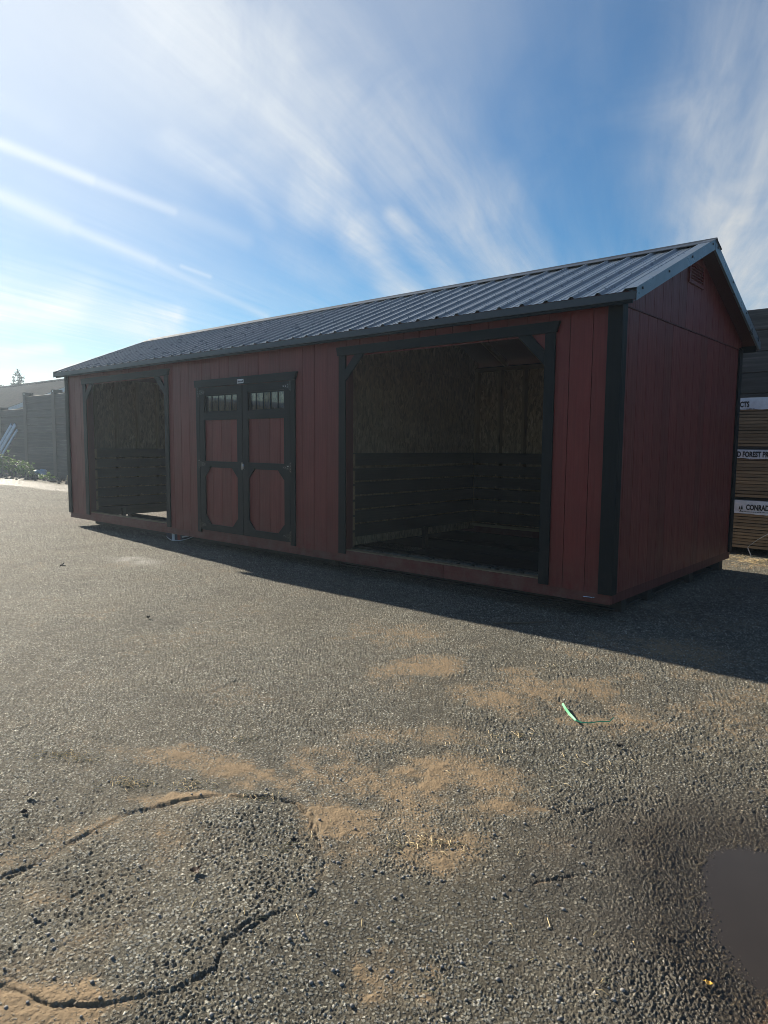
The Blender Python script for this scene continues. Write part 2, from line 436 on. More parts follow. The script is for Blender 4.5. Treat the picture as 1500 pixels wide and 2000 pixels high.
def make_asphalt():
    m, t, bs = material('worn_asphalt')
    geo = t.n('ShaderNodeNewGeometry')
    pos = geo.outputs['Position']
    def attr(n):
        a = t.n('ShaderNodeAttribute'); a.attribute_name = n
        return a.outputs['Fac']
    dirt, wet, stone, soil, pale = attr('dirt'), attr('wet'), attr('stone'), attr('soil'), attr('pale')
    fine = t.noise(pos, 190.0, 3, 0.7)
    mid = t.noise(pos, 34.0, 4, 0.65)
    big = t.noise(pos, 1.4, 5, 0.6)
    # binder with grit, aggregate stones of mixed grey and tan set in it
    vg = t.n('ShaderNodeTexVoronoi'); t.put(vg.inputs['Vector'], pos); vg.inputs['Scale'].default_value = 270.0
    grit = t.n('ShaderNodeSeparateColor'); t.put(grit.inputs[0], vg.outputs['Color'])
    vb = t.n('ShaderNodeTexVoronoi'); t.put(vb.inputs['Vector'], t.vmath('ADD', pos, t.vmath('SCALE', t.noise(pos, 120.0, 2, 0.5, out=1), 0.006))); vb.inputs['Scale'].default_value = 84.0
    agg = t.n('ShaderNodeSeparateColor'); t.put(agg.inputs[0], vb.outputs['Color'])
    top = t.math('MULTIPLY', t.remap(vb.outputs['Distance'], 0.36, 0.52, 1.0, 0.0), t.remap(agg.outputs[2], 0.12, 0.25))
    binder = t.mix(t.remap(grit.outputs[0], 0.5, 1.0, 0, 0.8), (0.060, 0.056, 0.044, 1), (0.205, 0.188, 0.142, 1))
    gcol = t.ramp(agg.outputs[0], [(0.0, (0.085, 0.089, 0.086)), (0.35, (0.180, 0.185, 0.170)), (0.7, (0.265, 0.264, 0.232)), (0.92, (0.350, 0.335, 0.275)), (1.0, (0.50, 0.48, 0.42))])
    tint = t.ramp(stone, [(0.0, 0.42), (0.2, 0.62), (0.36, 0.86), (0.42, 0.90), (0.7, 1.12), (1.0, 1.55)])
    c = t.mix(top, binder, gcol)
    c = t.mix(1.0, c, tint, 'MULTIPLY')
    vc = t.n('ShaderNodeTexVoronoi'); t.put(vc.inputs['Vector'], pos); vc.inputs['Scale'].default_value = 31.0
    clus = t.n('ShaderNodeSeparateColor'); t.put(clus.inputs[0], vc.outputs['Color'])
    c = t.mix(1.0, c, t.ramp(clus.outputs[0], [(0.0, 0.72), (0.5, 0.98), (1.0, 1.30)]), 'MULTIPLY')
    c = t.mix(t.remap(big, 0.30, 0.70, 0.03, 0.24), c, t.mix(fine, (0.125, 0.100, 0.066, 1), (0.235, 0.192, 0.130, 1)))
    dcol = t.mix(fine, (0.180, 0.125, 0.072, 1), (0.315, 0.225, 0.132, 1))
    c = t.mix(dirt, c, dcol)
    c = t.mix(pale, c, (0.42, 0.41, 0.38, 1))
    c = t.mix(soil, c, t.mix(mid, (0.05, 0.04, 0.03, 1), (0.15, 0.12, 0.085, 1)))
    c = t.mix(wet, c, t.mix(1.0, c, (0.25, 0.19, 0.12, 1), 'MULTIPLY'))
    t.put(bs.inputs['Base Color'], c)
    rgh = t.math('SUBTRACT', t.remap(fine, 0.3, 0.7, 0.82, 0.98), t.math('MULTIPLY', wet, 0.42))
    t.put(bs.inputs['Specular IOR Level'], t.math('ADD', 0.25, t.math('MULTIPLY', wet, 0.3)))
    t.put(bs.inputs['Roughness'], rgh)
    hgt = t.math('ADD', t.math('MULTIPLY', top, t.math('SUBTRACT', 1.0, t.math('MULTIPLY', dirt, 0.8))), t.math('ADD', t.math('MULTIPLY', grit.outputs[0], 0.25), t.math('MULTIPLY', mid, 0.8)))
    bump(t, bs, hgt, 0.9, 0.006)
    return m
M['asphalt'] = make_asphalt()

def make_water():
    m, t, bs = material('muddy_water')
    geo = t.n('ShaderNodeNewGeometry')
    nz = t.noise(geo.outputs['Position'], 3.0, 4, 0.6)
    t.put(bs.inputs['Base Color'], t.mix(nz, (0.028, 0.022, 0.017, 1), (0.046, 0.037, 0.029, 1)))
    bs.inputs['Roughness'].default_value = 0.04
    bs.inputs['IOR'].default_value = 1.33
    return m
M['water'] = make_water()

# ------------------------------------------------------------------ mesh helpers
WPOS = {}
def link(name, mesh, parent=None, loc=(0, 0, 0)):
    o = bpy.data.objects.new(name, mesh)
    COL.objects.link(o)
    loc = Vector(loc)
    WPOS[o.name] = loc
    if parent is not None:
        o.parent = parent
        o.location = loc - WPOS[parent.name]
    else:
        o.location = loc
    return o

def tag(o, label, cat, group=None, kind=None):
    if label: o['label'] = label
    if cat: o['category'] = cat
    if group: o['group'] = group
    if kind: o['kind'] = kind
    return o

def thing(name, label, cat, loc=(0, 0, 0), group=None):
    o = link(name, None, None, loc)
    o.empty_display_size = 0.2
    return tag(o, label, cat, group)

class MB:
    def __init__(self):
        self.v, self.f, self.m = [], [], []
    def add(self, vs, fs, mi=0):
        b = len(self.v)
        self.v += [tuple(float(c) for c in p) for p in vs]
        self.f += [tuple(b + i for i in f) for f in fs]
        self.m += [mi] * len(fs)
        return self
    def box(self, x0, x1, y0, y1, z0, z1, mi=0):
        vs = [(x0, y0, z0), (x1, y0, z0), (x1, y1, z0), (x0, y1, z0), (x0, y0, z1), (x1, y0, z1), (x1, y1, z1), (x0, y1, z1)]
        return self.add(vs, [(0, 3, 2, 1), (4, 5, 6, 7), (0, 1, 5, 4), (1, 2, 6, 5), (2, 3, 7, 6), (3, 0, 4, 7)], mi)
    def prism(self, poly, axis, a, b, mi=0):
        """poly: 2-D outline; extruded along axis from a to b. axis 'y': poly=(x,z); 'x': poly=(y,z); 'z': poly=(x,y)"""
        n = len(poly)
        def p(q, t):
            return {'y': (q[0], t, q[1]), 'x': (t, q[0], q[1]), 'z': (q[0], q[1], t)}[axis]
        vs = [p(q, a) for q in poly] + [p(q, b) for q in poly]
        fs = [tuple(range(n)), tuple(range(2 * n - 1, n - 1, -1))] + [(i, i + n, (i + 1) % n + n, (i + 1) % n) for i in range(n)]
        return self.add(vs, fs, mi)
    def tube(self, pts, rad, seg=6, mi=0, cap=True):
        pts = [Vector(p) for p in pts]
        rads = rad if isinstance(rad, (list, tuple)) else [rad] * len(pts)
        vs, fs = [], []
        for i, p in enumerate(pts):
            d = (pts[min(i + 1, len(pts) - 1)] - pts[max(i - 1, 0)]).normalized()
            a = d.orthogonal().normalized(); bb = d.cross(a)
            for k in range(seg):
                an = 2 * math.pi * k / seg
                vs.append(p + (a * math.cos(an) + bb * math.sin(an)) * rads[i])
        for i in range(len(pts) - 1):
            for k in range(seg):
                fs.append((i * seg + k, i * seg + (k + 1) % seg, (i + 1) * seg + (k + 1) % seg, (i + 1) * seg + k))
        if cap:
            fs.append(tuple(range(seg - 1, -1, -1))); fs.append(tuple((len(pts) - 1) * seg + k for k in range(seg)))
        return self.add(vs, fs, mi)
    def build(self, name, mats, parent=None, origin=None, bevel=0.0, smooth=False):
        v = np.array(self.v)
        if origin is None:
            lo, hi = v.min(0), v.max(0)
            origin = ((lo[0] + hi[0]) / 2, (lo[1] + hi[1]) / 2, (lo[2] + hi[2]) / 2)
        me = bpy.data.meshes.new(name)
        me.from_pydata([tuple(p) for p in (v - np.array(origin))], [], self.f)
        if not isinstance(mats, (list, tuple)):
            mats = [mats]
        for m_ in mats:
            me.materials.append(m_)
        me.polygons.foreach_set('material_index', self.m)
        bm = bmesh.new(); bm.from_mesh(me)
        bmesh.ops.recalc_face_normals(bm, faces=bm.faces)
        if bevel:
            bmesh.ops.bevel(bm, geom=list(bm.edges), offset=bevel, segments=1, affect='EDGES')
        bm.to_mesh(me); bm.free()
        if smooth:
            me.polygons.foreach_set('use_smooth', [True] * len(me.polygons))
        return link(name, me, parent, origin)

def boxo(name, x0, x1, y0, y1, z0, z1, mat, parent, bevel=0.0):
    return MB().box(x0, x1, y0, y1, z0, z1).build(name, mat, parent, bevel=bevel)
#SPLIT
# ------------------------------------------------------------------ ground
def hash2(ix, iy, s):
    h = (ix.astype(np.int64) * 374761393 + iy.astype(np.int64) * 668265263 + s * 1274126177) & 0xffffffff
    h = ((h ^ (h >> 13)) * 1274126177) & 0xffffffff
    h = h ^ (h >> 16)
    return (h & 0xffffff) / float(0x1000000)

def vnoise(x, y, sc, s):
    x = x / sc; y = y / sc
    ix = np.floor(x); iy = np.floor(y); fx = x - ix; fy = y - iy
    fx = fx * fx * (3 - 2 * fx); fy = fy * fy * (3 - 2 * fy)
    a = hash2(ix, iy, s); b = hash2(ix + 1, iy, s); c = hash2(ix, iy + 1, s); d = hash2(ix + 1, iy + 1, s)
    return (a * (1 - fx) + b * fx) * (1 - fy) + (c * (1 - fx) + d * fx) * fy - 0.5

def fbm(x, y, sc, s, octs=4, gain=0.5):
    o = 0; a = 1.0
    for k in range(octs):
        o = o + a * vnoise(x + 17.3 * k, y - 9.1 * k, sc / 2 ** k, s + k); a *= gain
    return o

def stones(x, y, cell, s, rmin, rmax):
    """rounded stones scattered one to a cell: height 0..1 and the stone's own tint"""
    gx = np.floor(x / cell); gy = np.floor(y / cell)
    best = np.zeros_like(x); tint = np.zeros_like(x)
    for dx in (-1, 0, 1):
        for dy in (-1, 0, 1):
            cx, cy = gx + dx, gy + dy
            px = (cx + 0.15 + 0.7 * hash2(cx, cy, s)) * cell; py = (cy + 0.15 + 0.7 * hash2(cx, cy, s + 1)) * cell
            rr = (rmin + (rmax - rmin) * hash2(cx, cy, s + 2)) * cell
            an = hash2(cx, cy, s + 3) * 6.283; el = 0.65 + 0.35 * hash2(cx, cy, s + 4)
            ux = (x - px) * np.cos(an) + (y - py) * np.sin(an); uy = (-(x - px) * np.sin(an) + (y - py) * np.cos(an)) / el
            d = ((np.abs(ux) ** 3 + np.abs(uy) ** 3) ** (1 / 3.0)) / rr
            tx = hash2(cx, cy, s + 7) - 0.5; ty = hash2(cx, cy, s + 8) - 0.5
            hh = np.clip(1.9 * (1 - d), 0, 1) ** 0.7 * (0.55 + 0.45 * hash2(cx, cy, s + 5)) * (1 + 0.9 * (tx * ux + ty * uy) / rr)
            m = hh > best
            best = np.where(m, hh, best); tint = np.where(m, hash2(cx, cy, s + 6), tint)
    return best, tint

def G2(pts):
    return np.array([on_ground(*p)[:2] for p in pts])

def seg_dist(x, y, poly, closed=False):
    n = len(poly); best = np.full(x.shape, 1e9)
    for i in range(n if closed else n - 1):
        a = poly[i]; b = poly[(i + 1) % n]; ab = b - a
        t = np.clip(((x - a[0]) * ab[0] + (y - a[1]) * ab[1]) / (ab @ ab), 0, 1)
        best = np.minimum(best, np.hypot(x - a[0] - t * ab[0], y - a[1] - t * ab[1]))
    return best

def inside(x, y, poly):
    c = np.zeros(x.shape, bool); n = len(poly)
    for i in range(n):
        a = poly[i]; b = poly[(i + 1) % n]
        cond = ((a[1] > y) != (b[1] > y)) & (x < (b[0] - a[0]) * (y - a[1]) / (b[1] - a[1] + 1e-12) + a[0])
        c ^= cond
    return c

def smooth(a, b, v):
    t = np.clip((v - a) / (b - a), 0, 1)
    return t * t * (3 - 2 * t)

PUDDLE = G2([(1374, 1712), (1384, 1682), (1410, 1664), (1450, 1656), (1500, 1662), (1600, 1680), (1700, 1740), (1740, 1830), (1700, 1930), (1600, 1960), (1540, 1950), (1490, 1920), (1440, 1868), (1405, 1810), (1385, 1760)])
PATCH = G2([(-160, 1790), (0, 1715), (60, 1690), (180, 1622), (240, 1592), (350, 1563), (420, 1553), (520, 1556), (580, 1570), (612, 1597), (625, 1640), (637, 1685), (625, 1740), (575, 1772), (500, 1800), (440, 1838), (420, 1895), (330, 1935), (200, 1960), (100, 1965), (30, 1930), (-160, 1925)])
CRACKS = [(G2(p), wd * 0.6, dp * 0.75) for p, wd, dp in (
    ([(-80, 1512), (0, 1506), (60, 1496), (140, 1488)], 0.012, 0.012),
    ([(420, 1352), (500, 1312), (560, 1288), (640, 1268)], 0.010, 0.010),
    ([(1030, 1582), (1090, 1588), (1140, 1592), (1180, 1574), (1240, 1560)], 0.008, 0.010),
    ([(950, 1722), (1040, 1727), (1140, 1710), (1200, 1712)], 0.009, 0.012),
    ([(785, 1520), (830, 1516), (865, 1511)], 0.010, 0.012),
    ([(1480, 1590), (1430, 1612), (1370, 1640)], 0.008, 0.010),
    ([(430, 1132), (480, 1124), (530, 1116)], 0.012, 0.008))]
# patches of tan dirt: centre, half width and half height in the photograph, strength
DIRT = [((1, c), hw, hh, s) for c, hw, hh, s in ()]
DIRT = []
for (cx, cy, hw, hh, s) in ((820, 1308, 75, 26, 0.9), (1070, 1345, 190, 42, 0.45), (560, 1497, 110, 34, 1.0), (850, 1520, 150, 42, 1.0),
                            (660, 1640, 70, 75, 0.75), (740, 1240, 90, 22, 0.45), (300, 1650, 150, 60, 0.5), (40, 1735, 90, 40, 0.8),
                            (980, 1575, 90, 22, 0.5), (760, 1890, 150, 60, 0.45), (120, 1955, 160, 35, 0.7), (20, 1830, 70, 45, 0.5),
                            (1380, 1400, 260, 60, 0.35), (400, 1478, 140, 22, 0.55), (820, 1440, 180, 30, 0.3), (980, 1700, 170, 60, 0.32),
                            (350, 1560, 120, 14, 0.6), (900, 1800, 120, 40, 0.4), (1300, 1260, 200, 30, 0.25), (1460, 1100, 60, 14, 0.5)):
    o = on_ground(cx, cy)[:2]; ax = on_ground(cx + hw, cy)[:2] - o; ay = on_ground(cx, cy + hh)[:2] - o
    DIRT.append((o, np.linalg.inv(np.array([ax, ay]).T), s))

def ground_fields(x, y):
    """height and surface masks at ground positions"""
    r = np.hypot(x - CAM[0], y - CAM[1])
    near = 1 - smooth(9.0, 16.0, r)
    und = fbm(x, y, 1.6, 11, 3) * 0.018 + fbm(x, y, 0.28, 21, 3) * 0.005
    coarse = smooth(-0.08, 0.16, fbm(x, y, 0.7, 31, 3) + 0.28 * (1 - smooth(1.8, 2.9, r)) - 0.06)
    s1, t1 = stones(x, y, np.where(r < 2.75, 0.0096, 0.0135), 41, 0.40, 0.66)
    s2, t2 = stones(x, y, 0.0140, 51, 0.30, 0.56)
    s3, t3 = stones(x, y, 0.0055, 61, 0.40, 0.60)
    grit = (hash2(np.floor(x / 0.0032), np.floor(y / 0.0032), 71) - 0.5)
    keep2 = smooth(0.35, 0.6, hash2(np.floor(x / 0.05), np.floor(y / 0.05), 72) * 0.6 + coarse * 0.5)
    amp1 = np.where(r < 2.75, 0.0056, 0.0068)
    hs_ = np.maximum(amp1 * s1, 0.0078 * s2 * coarse * keep2)
    tint = np.where(0.0078 * s2 * coarse * keep2 > amp1 * s1, t2, t1)
    # binder and grit stand up to a level that changes from place to place; only the taller stones show
    mlev = 0.0022 + 0.0034 * fbm(x, y, 0.09, 73, 3) + 0.0050 * fbm(x, y, 0.45, 75, 3) + 0.0012 - 0.0034 * smooth(2.1, 3.1, r)
    mat_h = mlev + 0.0011 * grit + 0.0016 * s3
    bare = np.clip((hs_ - mat_h) / 0.0012, 0, 1)
    h = np.maximum(hs_, mat_h)
    stone = bare * (0.42 + 0.58 * tint) + (1 - bare) * np.clip(0.17 + 0.12 * s3 + 0.10 * grit, 0, 0.36)
    # the smooth old patch: pitted instead of stony
    pin = inside(x, y, PATCH); pd = seg_dist(x, y, PATCH, True)
    jag = fbm(x, y, 0.10, 81, 5, 0.65) * 0.026
    pw_ = np.where(pin, smooth(0.0, 0.05, pd + jag), 0.0)
    s4, t4 = stones(x, y, 0.0185, 91, 0.22, 0.50)
    pitamt = smooth(-0.55, 0.25, fbm(x, y, 0.25, 95, 2)) * (hash2(np.floor(x / 0.03), np.floor(y / 0.03), 97) * 0.6 + 0.4)
    hp = 0.0055 - 0.0095 * s4 * (0.25 + 0.75 * pitamt) + 0.0014 * s3 + 0.0022 * s1 + 0.0009 * grit
    stone_p = np.clip(0.62 + 0.30 * t1 * (s1 > 0.3) + 0.15 * grit - 0.6 * s4 * pitamt, 0, 1)
    h = h * (1 - pw_) + hp * pw_
    stone = stone * (1 - pw_) + stone_p * pw_
    # smoother grey overlay above the patch
    ov = np.exp(-((x - -0.05) ** 2 + (y + 3.85) ** 2) / 0.42 ** 2) * (~pin)
    h = h * (1 - 0.55 * ov)
    stone = stone * (1 - 0.4 * ov) + 0.5 * 0.4 * ov
    # step and gap round the patch
    edge = np.abs(pd + jag * 0.7 + fbm(x, y, 0.028, 83, 3) * 0.016)
    gapv = smooth(-0.25, 0.3, fbm(x, y, 0.35, 85, 2) + 0.12)
    gap = np.exp(-(edge / 0.0075) ** 2) * (0.5 + 0.5 * gapv)
    h = h - 0.005 * gap
    stone = stone * (1 - 0.6 * gap)
    for poly, wd, dp in CRACKS:
        d = np.abs(seg_dist(x, y, poly) + fbm(x, y, 0.07, 87, 5, 0.7) * 0.022)
        c = np.exp(-(d / wd) ** 2)
        c = c * smooth(-0.3, 0.1, fbm(x, y, 0.15, 89, 2)); h = h - dp * c; stone = stone * (1 - 0.75 * c)
    h = h + und
    # dirt lies in the low places and buries the stones where it is deep
    dm = np.zeros_like(x)
    for o, inv, s in DIRT:
        dx, dy = x - o[0], y - o[1]
        a = inv[0, 0] * dx + inv[0, 1] * dy; b = inv[1, 0] * dx + inv[1, 1] * dy
        dm = np.maximum(dm, s * np.exp(-(a * a + b * b) * 0.8))
    dn = fbm(x, y, 0.32, 101, 5, 0.6)
    dm = dm * np.clip(0.80 + 1.25 * dn, 0, 1.3) + (0.20 + 0.42 * (1 - smooth(1.9, 3.0, r))) * smooth(-0.12, 0.45, fbm(x, y, 0.45, 111, 5, 0.6)) * near
    edge_d = 0.36 * np.exp(-(pd / 0.11) ** 2) * smooth(-0.15, 0.55, fbm(x, y, 0.22, 121, 5, 0.65))
    dm = np.clip(np.maximum(dm, edge_d), 0, 1)
    lvl = 0.0002 + 0.0080 * dm + 0.004 * fbm(x, y, 0.05, 125, 3) + und
    fill = np.clip((lvl - h) / 0.0022, 0, 1) * smooth(0.08, 0.3, dm)
    dirt_s = lvl + 0.0030 * fbm(x, y, 0.024, 131, 4) + 0.0007 * grit
    h = h * (1 - fill) + np.maximum(dirt_s, h) * fill
    dirt = np.clip(fill * 0.75 + 0.30 * smooth(0.08, 0.75, dm), 0, 1)
    gapn = smooth(-0.22, 0.30, fbm(x, y, 0.16, 86, 4, 0.6)); h = h - 0.0068 * gap * gapn; dirt = dirt * (1 - 0.6 * gap * gapn)
    # the ground outside stands a little proud along the far side of the patch, and the patch along its near side
    lip = np.exp(-(pd / 0.05) ** 2) * np.where(pin, -1.0, 1.0) * np.clip((0.25 - 0.55 * (x - 0.25) + 0.6 * (y + 4.15)) * 2.0, -1, 1)
    h = h + 0.0038 * lip * (0.5 + 0.9 * (fbm(x, y, 0.2, 88, 3) + 0.3))
    # puddle basin and its wet rim
    uin = inside(x, y, PUDDLE); ud = seg_dist(x, y, PUDDLE, True); sd = np.where(uin, -ud, ud)
    h = h - und * (1 - smooth(0.0, 0.35, sd)) * 0.8
    h = h - 0.030 * (1 - smooth(-0.20, 0.02, sd)) - 0.0145 * (1 - smooth(-0.02, 0.24, sd))
    rim = sd + 0.16 * fbm(x, y, 0.25, 141, 4)
    wet = 1 - smooth(0.10, 0.85, rim + 0.05)
    # a damp strip far off on the left along the edge of the yard
    far = smooth(-17.0, -19.5, x)
    damp = far * smooth(3.55, 3.8, y + 0.25 * fbm(x, y, 1.5, 151, 3)) * (1 - smooth(4.9, 5.15, y + 0.5 * fbm(x, y, 1.0, 152, 3)))
    wet = np.clip(np.maximum(wet, damp * 0.9), 0, 1)
    soil = smooth(5.0, 5.7, y + 0.7 * fbm(x, y, 1.4, 161, 4)) * smooth(-14.0, -16.5, x)
    h = h + soil * (0.05 + 0.12 * fbm(x, y, 0.9, 171, 4)) * (r < 60)
    pc = on_ground(262, 1096)[:2]
    pale = np.exp(-(((x - pc[0]) / 0.42) ** 2 + ((y - pc[1]) / 0.2) ** 2)) * np.clip(0.6 + 1.6 * fbm(x, y, 0.25, 181, 4), 0, 1)
    # litter of sawdust and straw dust by the lumber
    h = h * np.where(r > 40, 0.0, 1.0)
    return h, dirt, wet, stone, soil, pale * 0.8

def make_ground():
    # one polar sheet about the place where the photographer stands: fine where it is looked at, coarse beyond
    half = math.radians(38); c0 = math.pi / 2 - YAW
    NA = 1150
    fine_a = np.linspace(c0 - half, c0 + half, NA)
    rest = np.linspace(c0 + half, c0 - half + 2 * math.pi, 82)[1:-1]
    ang = np.concatenate([fine_a, rest])
    dep = np.radians(np.linspace(51.0, 7.2, 700))
    rings = [0.25, 0.5, 0.75, 0.95] + list(CAM[2] / np.tan(dep)) 
    r = rings[-1]
    while r < 1500:
        r *= 1.016 if r < 45 else 1.12
        rings.append(r)
    rings = np.array(rings)
    R_, A_ = np.meshgrid(rings, ang, indexing='ij')
    x = CAM[0] + R_ * np.cos(A_); y = CAM[1] + R_ * np.sin(A_)
    h, dirt, wet, stone, soil, pale = ground_fields(x, y)
    nr, na = x.shape
    verts = np.empty((nr * na + 1, 3))
    verts[:-1, 0] = x.ravel(); verts[:-1, 1] = y.ravel(); verts[:-1, 2] = h.ravel()
    verts[-1] = (CAM[0], CAM[1], 0)
    i = np.arange(nr - 1)[:, None]; j = np.arange(na)[None, :]; jn = (j + 1) % na
    quads = np.stack([i * na + j, (i + 1) * na + j, (i + 1) * na + jn, i * na + jn], -1).reshape(-1, 4)
    tris = np.stack([np.full(na, nr * na), np.arange(na), (np.arange(na) + 1) % na], -1)
    me = bpy.data.meshes.new("ground")
    me.vertices.add(len(verts)); me.vertices.foreach_set('co', verts.astype(np.float32).ravel())
    nl = quads.size + tris.size
    me.loops.add(nl)
    me.loops.foreach_set('vertex_index', np.concatenate([quads.ravel(), tris.ravel()]).astype(np.int32))
    npoly = len(quads) + len(tris)
    me.polygons.add(npoly)
    starts = np.concatenate([np.arange(len(quads)) * 4, len(quads) * 4 + np.arange(len(tris)) * 3])
    me.polygons.foreach_set('loop_start', starts.astype(np.int32))
    me.polygons.foreach_set('use_smooth', np.ones(npoly, bool))
    me.update(calc_edges=True)
    for nm, arr in (('dirt', dirt), ('wet', wet), ('stone', stone), ('soil', soil), ('pale', pale)):
        a = me.attributes.new(nm, 'FLOAT', 'POINT')
        a.data.foreach_set('value', np.concatenate([arr.ravel(), [0.0]]).astype(np.float32))
    me.materials.append(M['asphalt'])
    o = link("ground", me)
    tag(o, 'worn grey asphalt yard with tan dirt patches', None, kind='structure')
make_ground()

def ground_z(x, y):
    return float(ground_fields(np.array([float(x)]), np.array([float(y)]))[0][0])

# puddle
c = PUDDLE.mean(0)
ring = [c + (p - c) * (1 + 0.20 / np.linalg.norm(p - c)) for p in PUDDLE]
pv = [(p[0], p[1], -0.0095) for p in ring] + [(p[0], p[1], -0.030) for p in ring]
n = len(ring)
me = bpy.data.meshes.new("puddle")
me.from_pydata(pv, [], [tuple(range(n)), tuple(range(2 * n - 1, n - 1, -1))] + [(i, (i + 1) % n, (i + 1) % n + n, i + n) for i in range(n)])
me.materials.append(M['water'])
tag(link("puddle", me), 'brown muddy puddle at the right edge of the yard', None, kind='structure')
#SPLIT
# ------------------------------------------------------------------ the shed
XL, XR, W = -9.9, 0.0, 3.41
GR = 0.2032
EAVE_Y, RIDGE_Y = -0.135, 1.705
SLOPE = 0.414
def pan_z(y):
    yy = y if y <= RIDGE_Y else 2 * RIDGE_Y - y
    return 2.652 + SLOPE * (yy - EAVE_Y)
WALL_TOP = 2.625
shed = thing('shed', 'long red wooden animal shed with charcoal trim, two open bays and a grey metal roof', 'shed')

# --- base: skids and sill beams
for y0 in (0.40, 1.02, 2.20, W - 0.13):
    boxo('skid', XL + 0.10, XR - 0.07, y0, y0 + 0.12, -0.02, 0.138, M['skid'], shed)
sill_cuts = [XL, -6.18, -3.62, -1.72, XR]
for a, b in zip(sill_cuts[:-1], sill_cuts[1:]):
    boxo('sill_beam', a + 0.0015, b - 0.0015, 0.003, 0.045, 0.14, 0.272, M['red_h'], shed, bevel=0.002)
for a, b in ((-9.15, -6.73), (-3.075, -0.664)):
    boxo('sill_cap', a, b, 0.006, 0.095, 0.274, 0.284, M['lumber_x'], shed)
boxo('sill_beam', XR - 0.045, XR - 0.003, 0.047, W - 0.047, 0.14, 0.272, M['red_edge'], shed)
boxo('sill_beam', XL + 0.003, XL + 0.045, 0.047, W - 0.047, 0.14, 0.272, M['red_edge'], shed)
boxo('sill_beam', XL, XR, W - 0.045, W - 0.003, 0.14, 0.272, M['red_h'], shed)
hb = MB()
hb.tube([(-0.235, 0.004, 0.183), (-0.23, -0.014, 0.183), (-0.15, -0.014, 0.186), (-0.145, 0.004, 0.186)], 0.005, 6)
hb.build('pull_handle', M['zinc'], shed)

# --- front wall: framing panels behind, grooved boards in front
OPEN = [(-3.075, -0.664, 0.0, 2.425), (-5.855, -3.99, 0.0, 2.205), (-9.15, -6.735, 0.0, 2.425)]
for a, b in ((XL, -9.15), (-6.735, -5.855), (-3.99, -3.075), (-0.664, XR)):
    fw = boxo('wall_frame', a + 0.001, b - 0.001, 0.014, 0.108, 0.286, WALL_TOP, M['red_edge'], shed)
for a, b, z0 in ((-9.15, -6.735, 2.425), (-5.855, -3.99, 2.205), (-3.075, -0.664, 2.425)):
    boxo('wall_frame', a + 0.001, b - 0.001, 0.014, 0.108, z0, WALL_TOP, M['red_edge'], shed)
grooves = [XR] + [-0.2351 - GR * k for k in range(15)] + [-3.1785 - GR * k for k in range(14)] + [-5.9285 - GR * k for k in range(20)]
grooves = sorted([g_ for g_ in grooves if g_ > XL + 0.03] + [XL])
edges = sorted({e for o_ in OPEN for e in o_[:2]})
for a, b in zip(grooves[:-1], grooves[1:]):
    cuts = [a + 0.003] + [e for e in edges if a + 0.012 < e < b - 0.012] + [b - 0.003]
    for p_, q_ in zip(cuts[:-1], cuts[1:]):
        mid = (p_ + q_) / 2
        z0 = 0.226
        for o_ in OPEN:
            if o_[0] <= mid <= o_[1]:
                z0 = o_[3] - 0.02
        boxo('siding_board', p_, q_, 0.0, 0.0115, z0, WALL_TOP, M['red'], shed)

# --- corner posts
def corner(x0, x1, yf):
    boxo('corner_trim', x0, x1, -0.019, -0.0005, 0.226, 2.60, M['trim'], shed, bevel=0.002)
corner(-0.105, 0.0195, 0); corner(XL - 0.0195, XL + 0.10, 0)
boxo('corner_trim', 0.001, 0.0190, 0.001, 0.078, 0.226, 2.60, M['trim'], shed)
boxo('corner_trim', XL - 0.019, XL - 0.001, 0.001, 0.09, 0.226, 2.60, M['trim'], shed)
boxo('corner_trim', 0.001, 0.0195, W - 0.09, W + 0.019, 0.226, 2.60, M['trim'], shed)
boxo('corner_trim', -0.10, -0.001, W + 0.001, W + 0.0185, 0.226, 2.60, M['trim'], shed)
boxo('corner_trim', XL - 0.019, XL - 0.001, W - 0.09, W + 0.019, 0.226, 2.60, M['trim'], shed)

# --- opening frames: jambs, header with flared ends, knee braces with red infill
def opening(x0, x1):
    for a, b in ((x0, x0 + 0.104), (x1 - 0.098, x1)):
        boxo('jamb', a, b, -0.020, -0.0005, 0.236, 2.4185, M['trim'], shed, bevel=0.002)
    hd = MB().prism([(x0 - 0.026, 2.512), (x0 - 0.008, 2.420), (x1 + 0.008, 2.420), (x1 + 0.042, 2.512)], 'y', -0.034, -0.0005)
    hd.build('header', M['trim_h'], shed)
    il, ir = x0 + 0.104, x1 - 0.098
    for s, xi in ((1, il), (-1, ir)):
        br = MB().prism([(xi, 2.150), (xi, 2.272), (xi + s * 0.138, 2.4185), (xi + s * 0.270, 2.4185)], 'y', -0.020, -0.0005)
        br.build('knee_brace', M['trim'], shed)
        MB().prism([(xi, 2.262), (xi, 2.408), (xi + s * 0.146, 2.408)], 'y', 0.0005, 0.012).build('brace_infill', M['red'], shed)
opening(-3.179, -0.566)
opening(-9.254, -6.637)

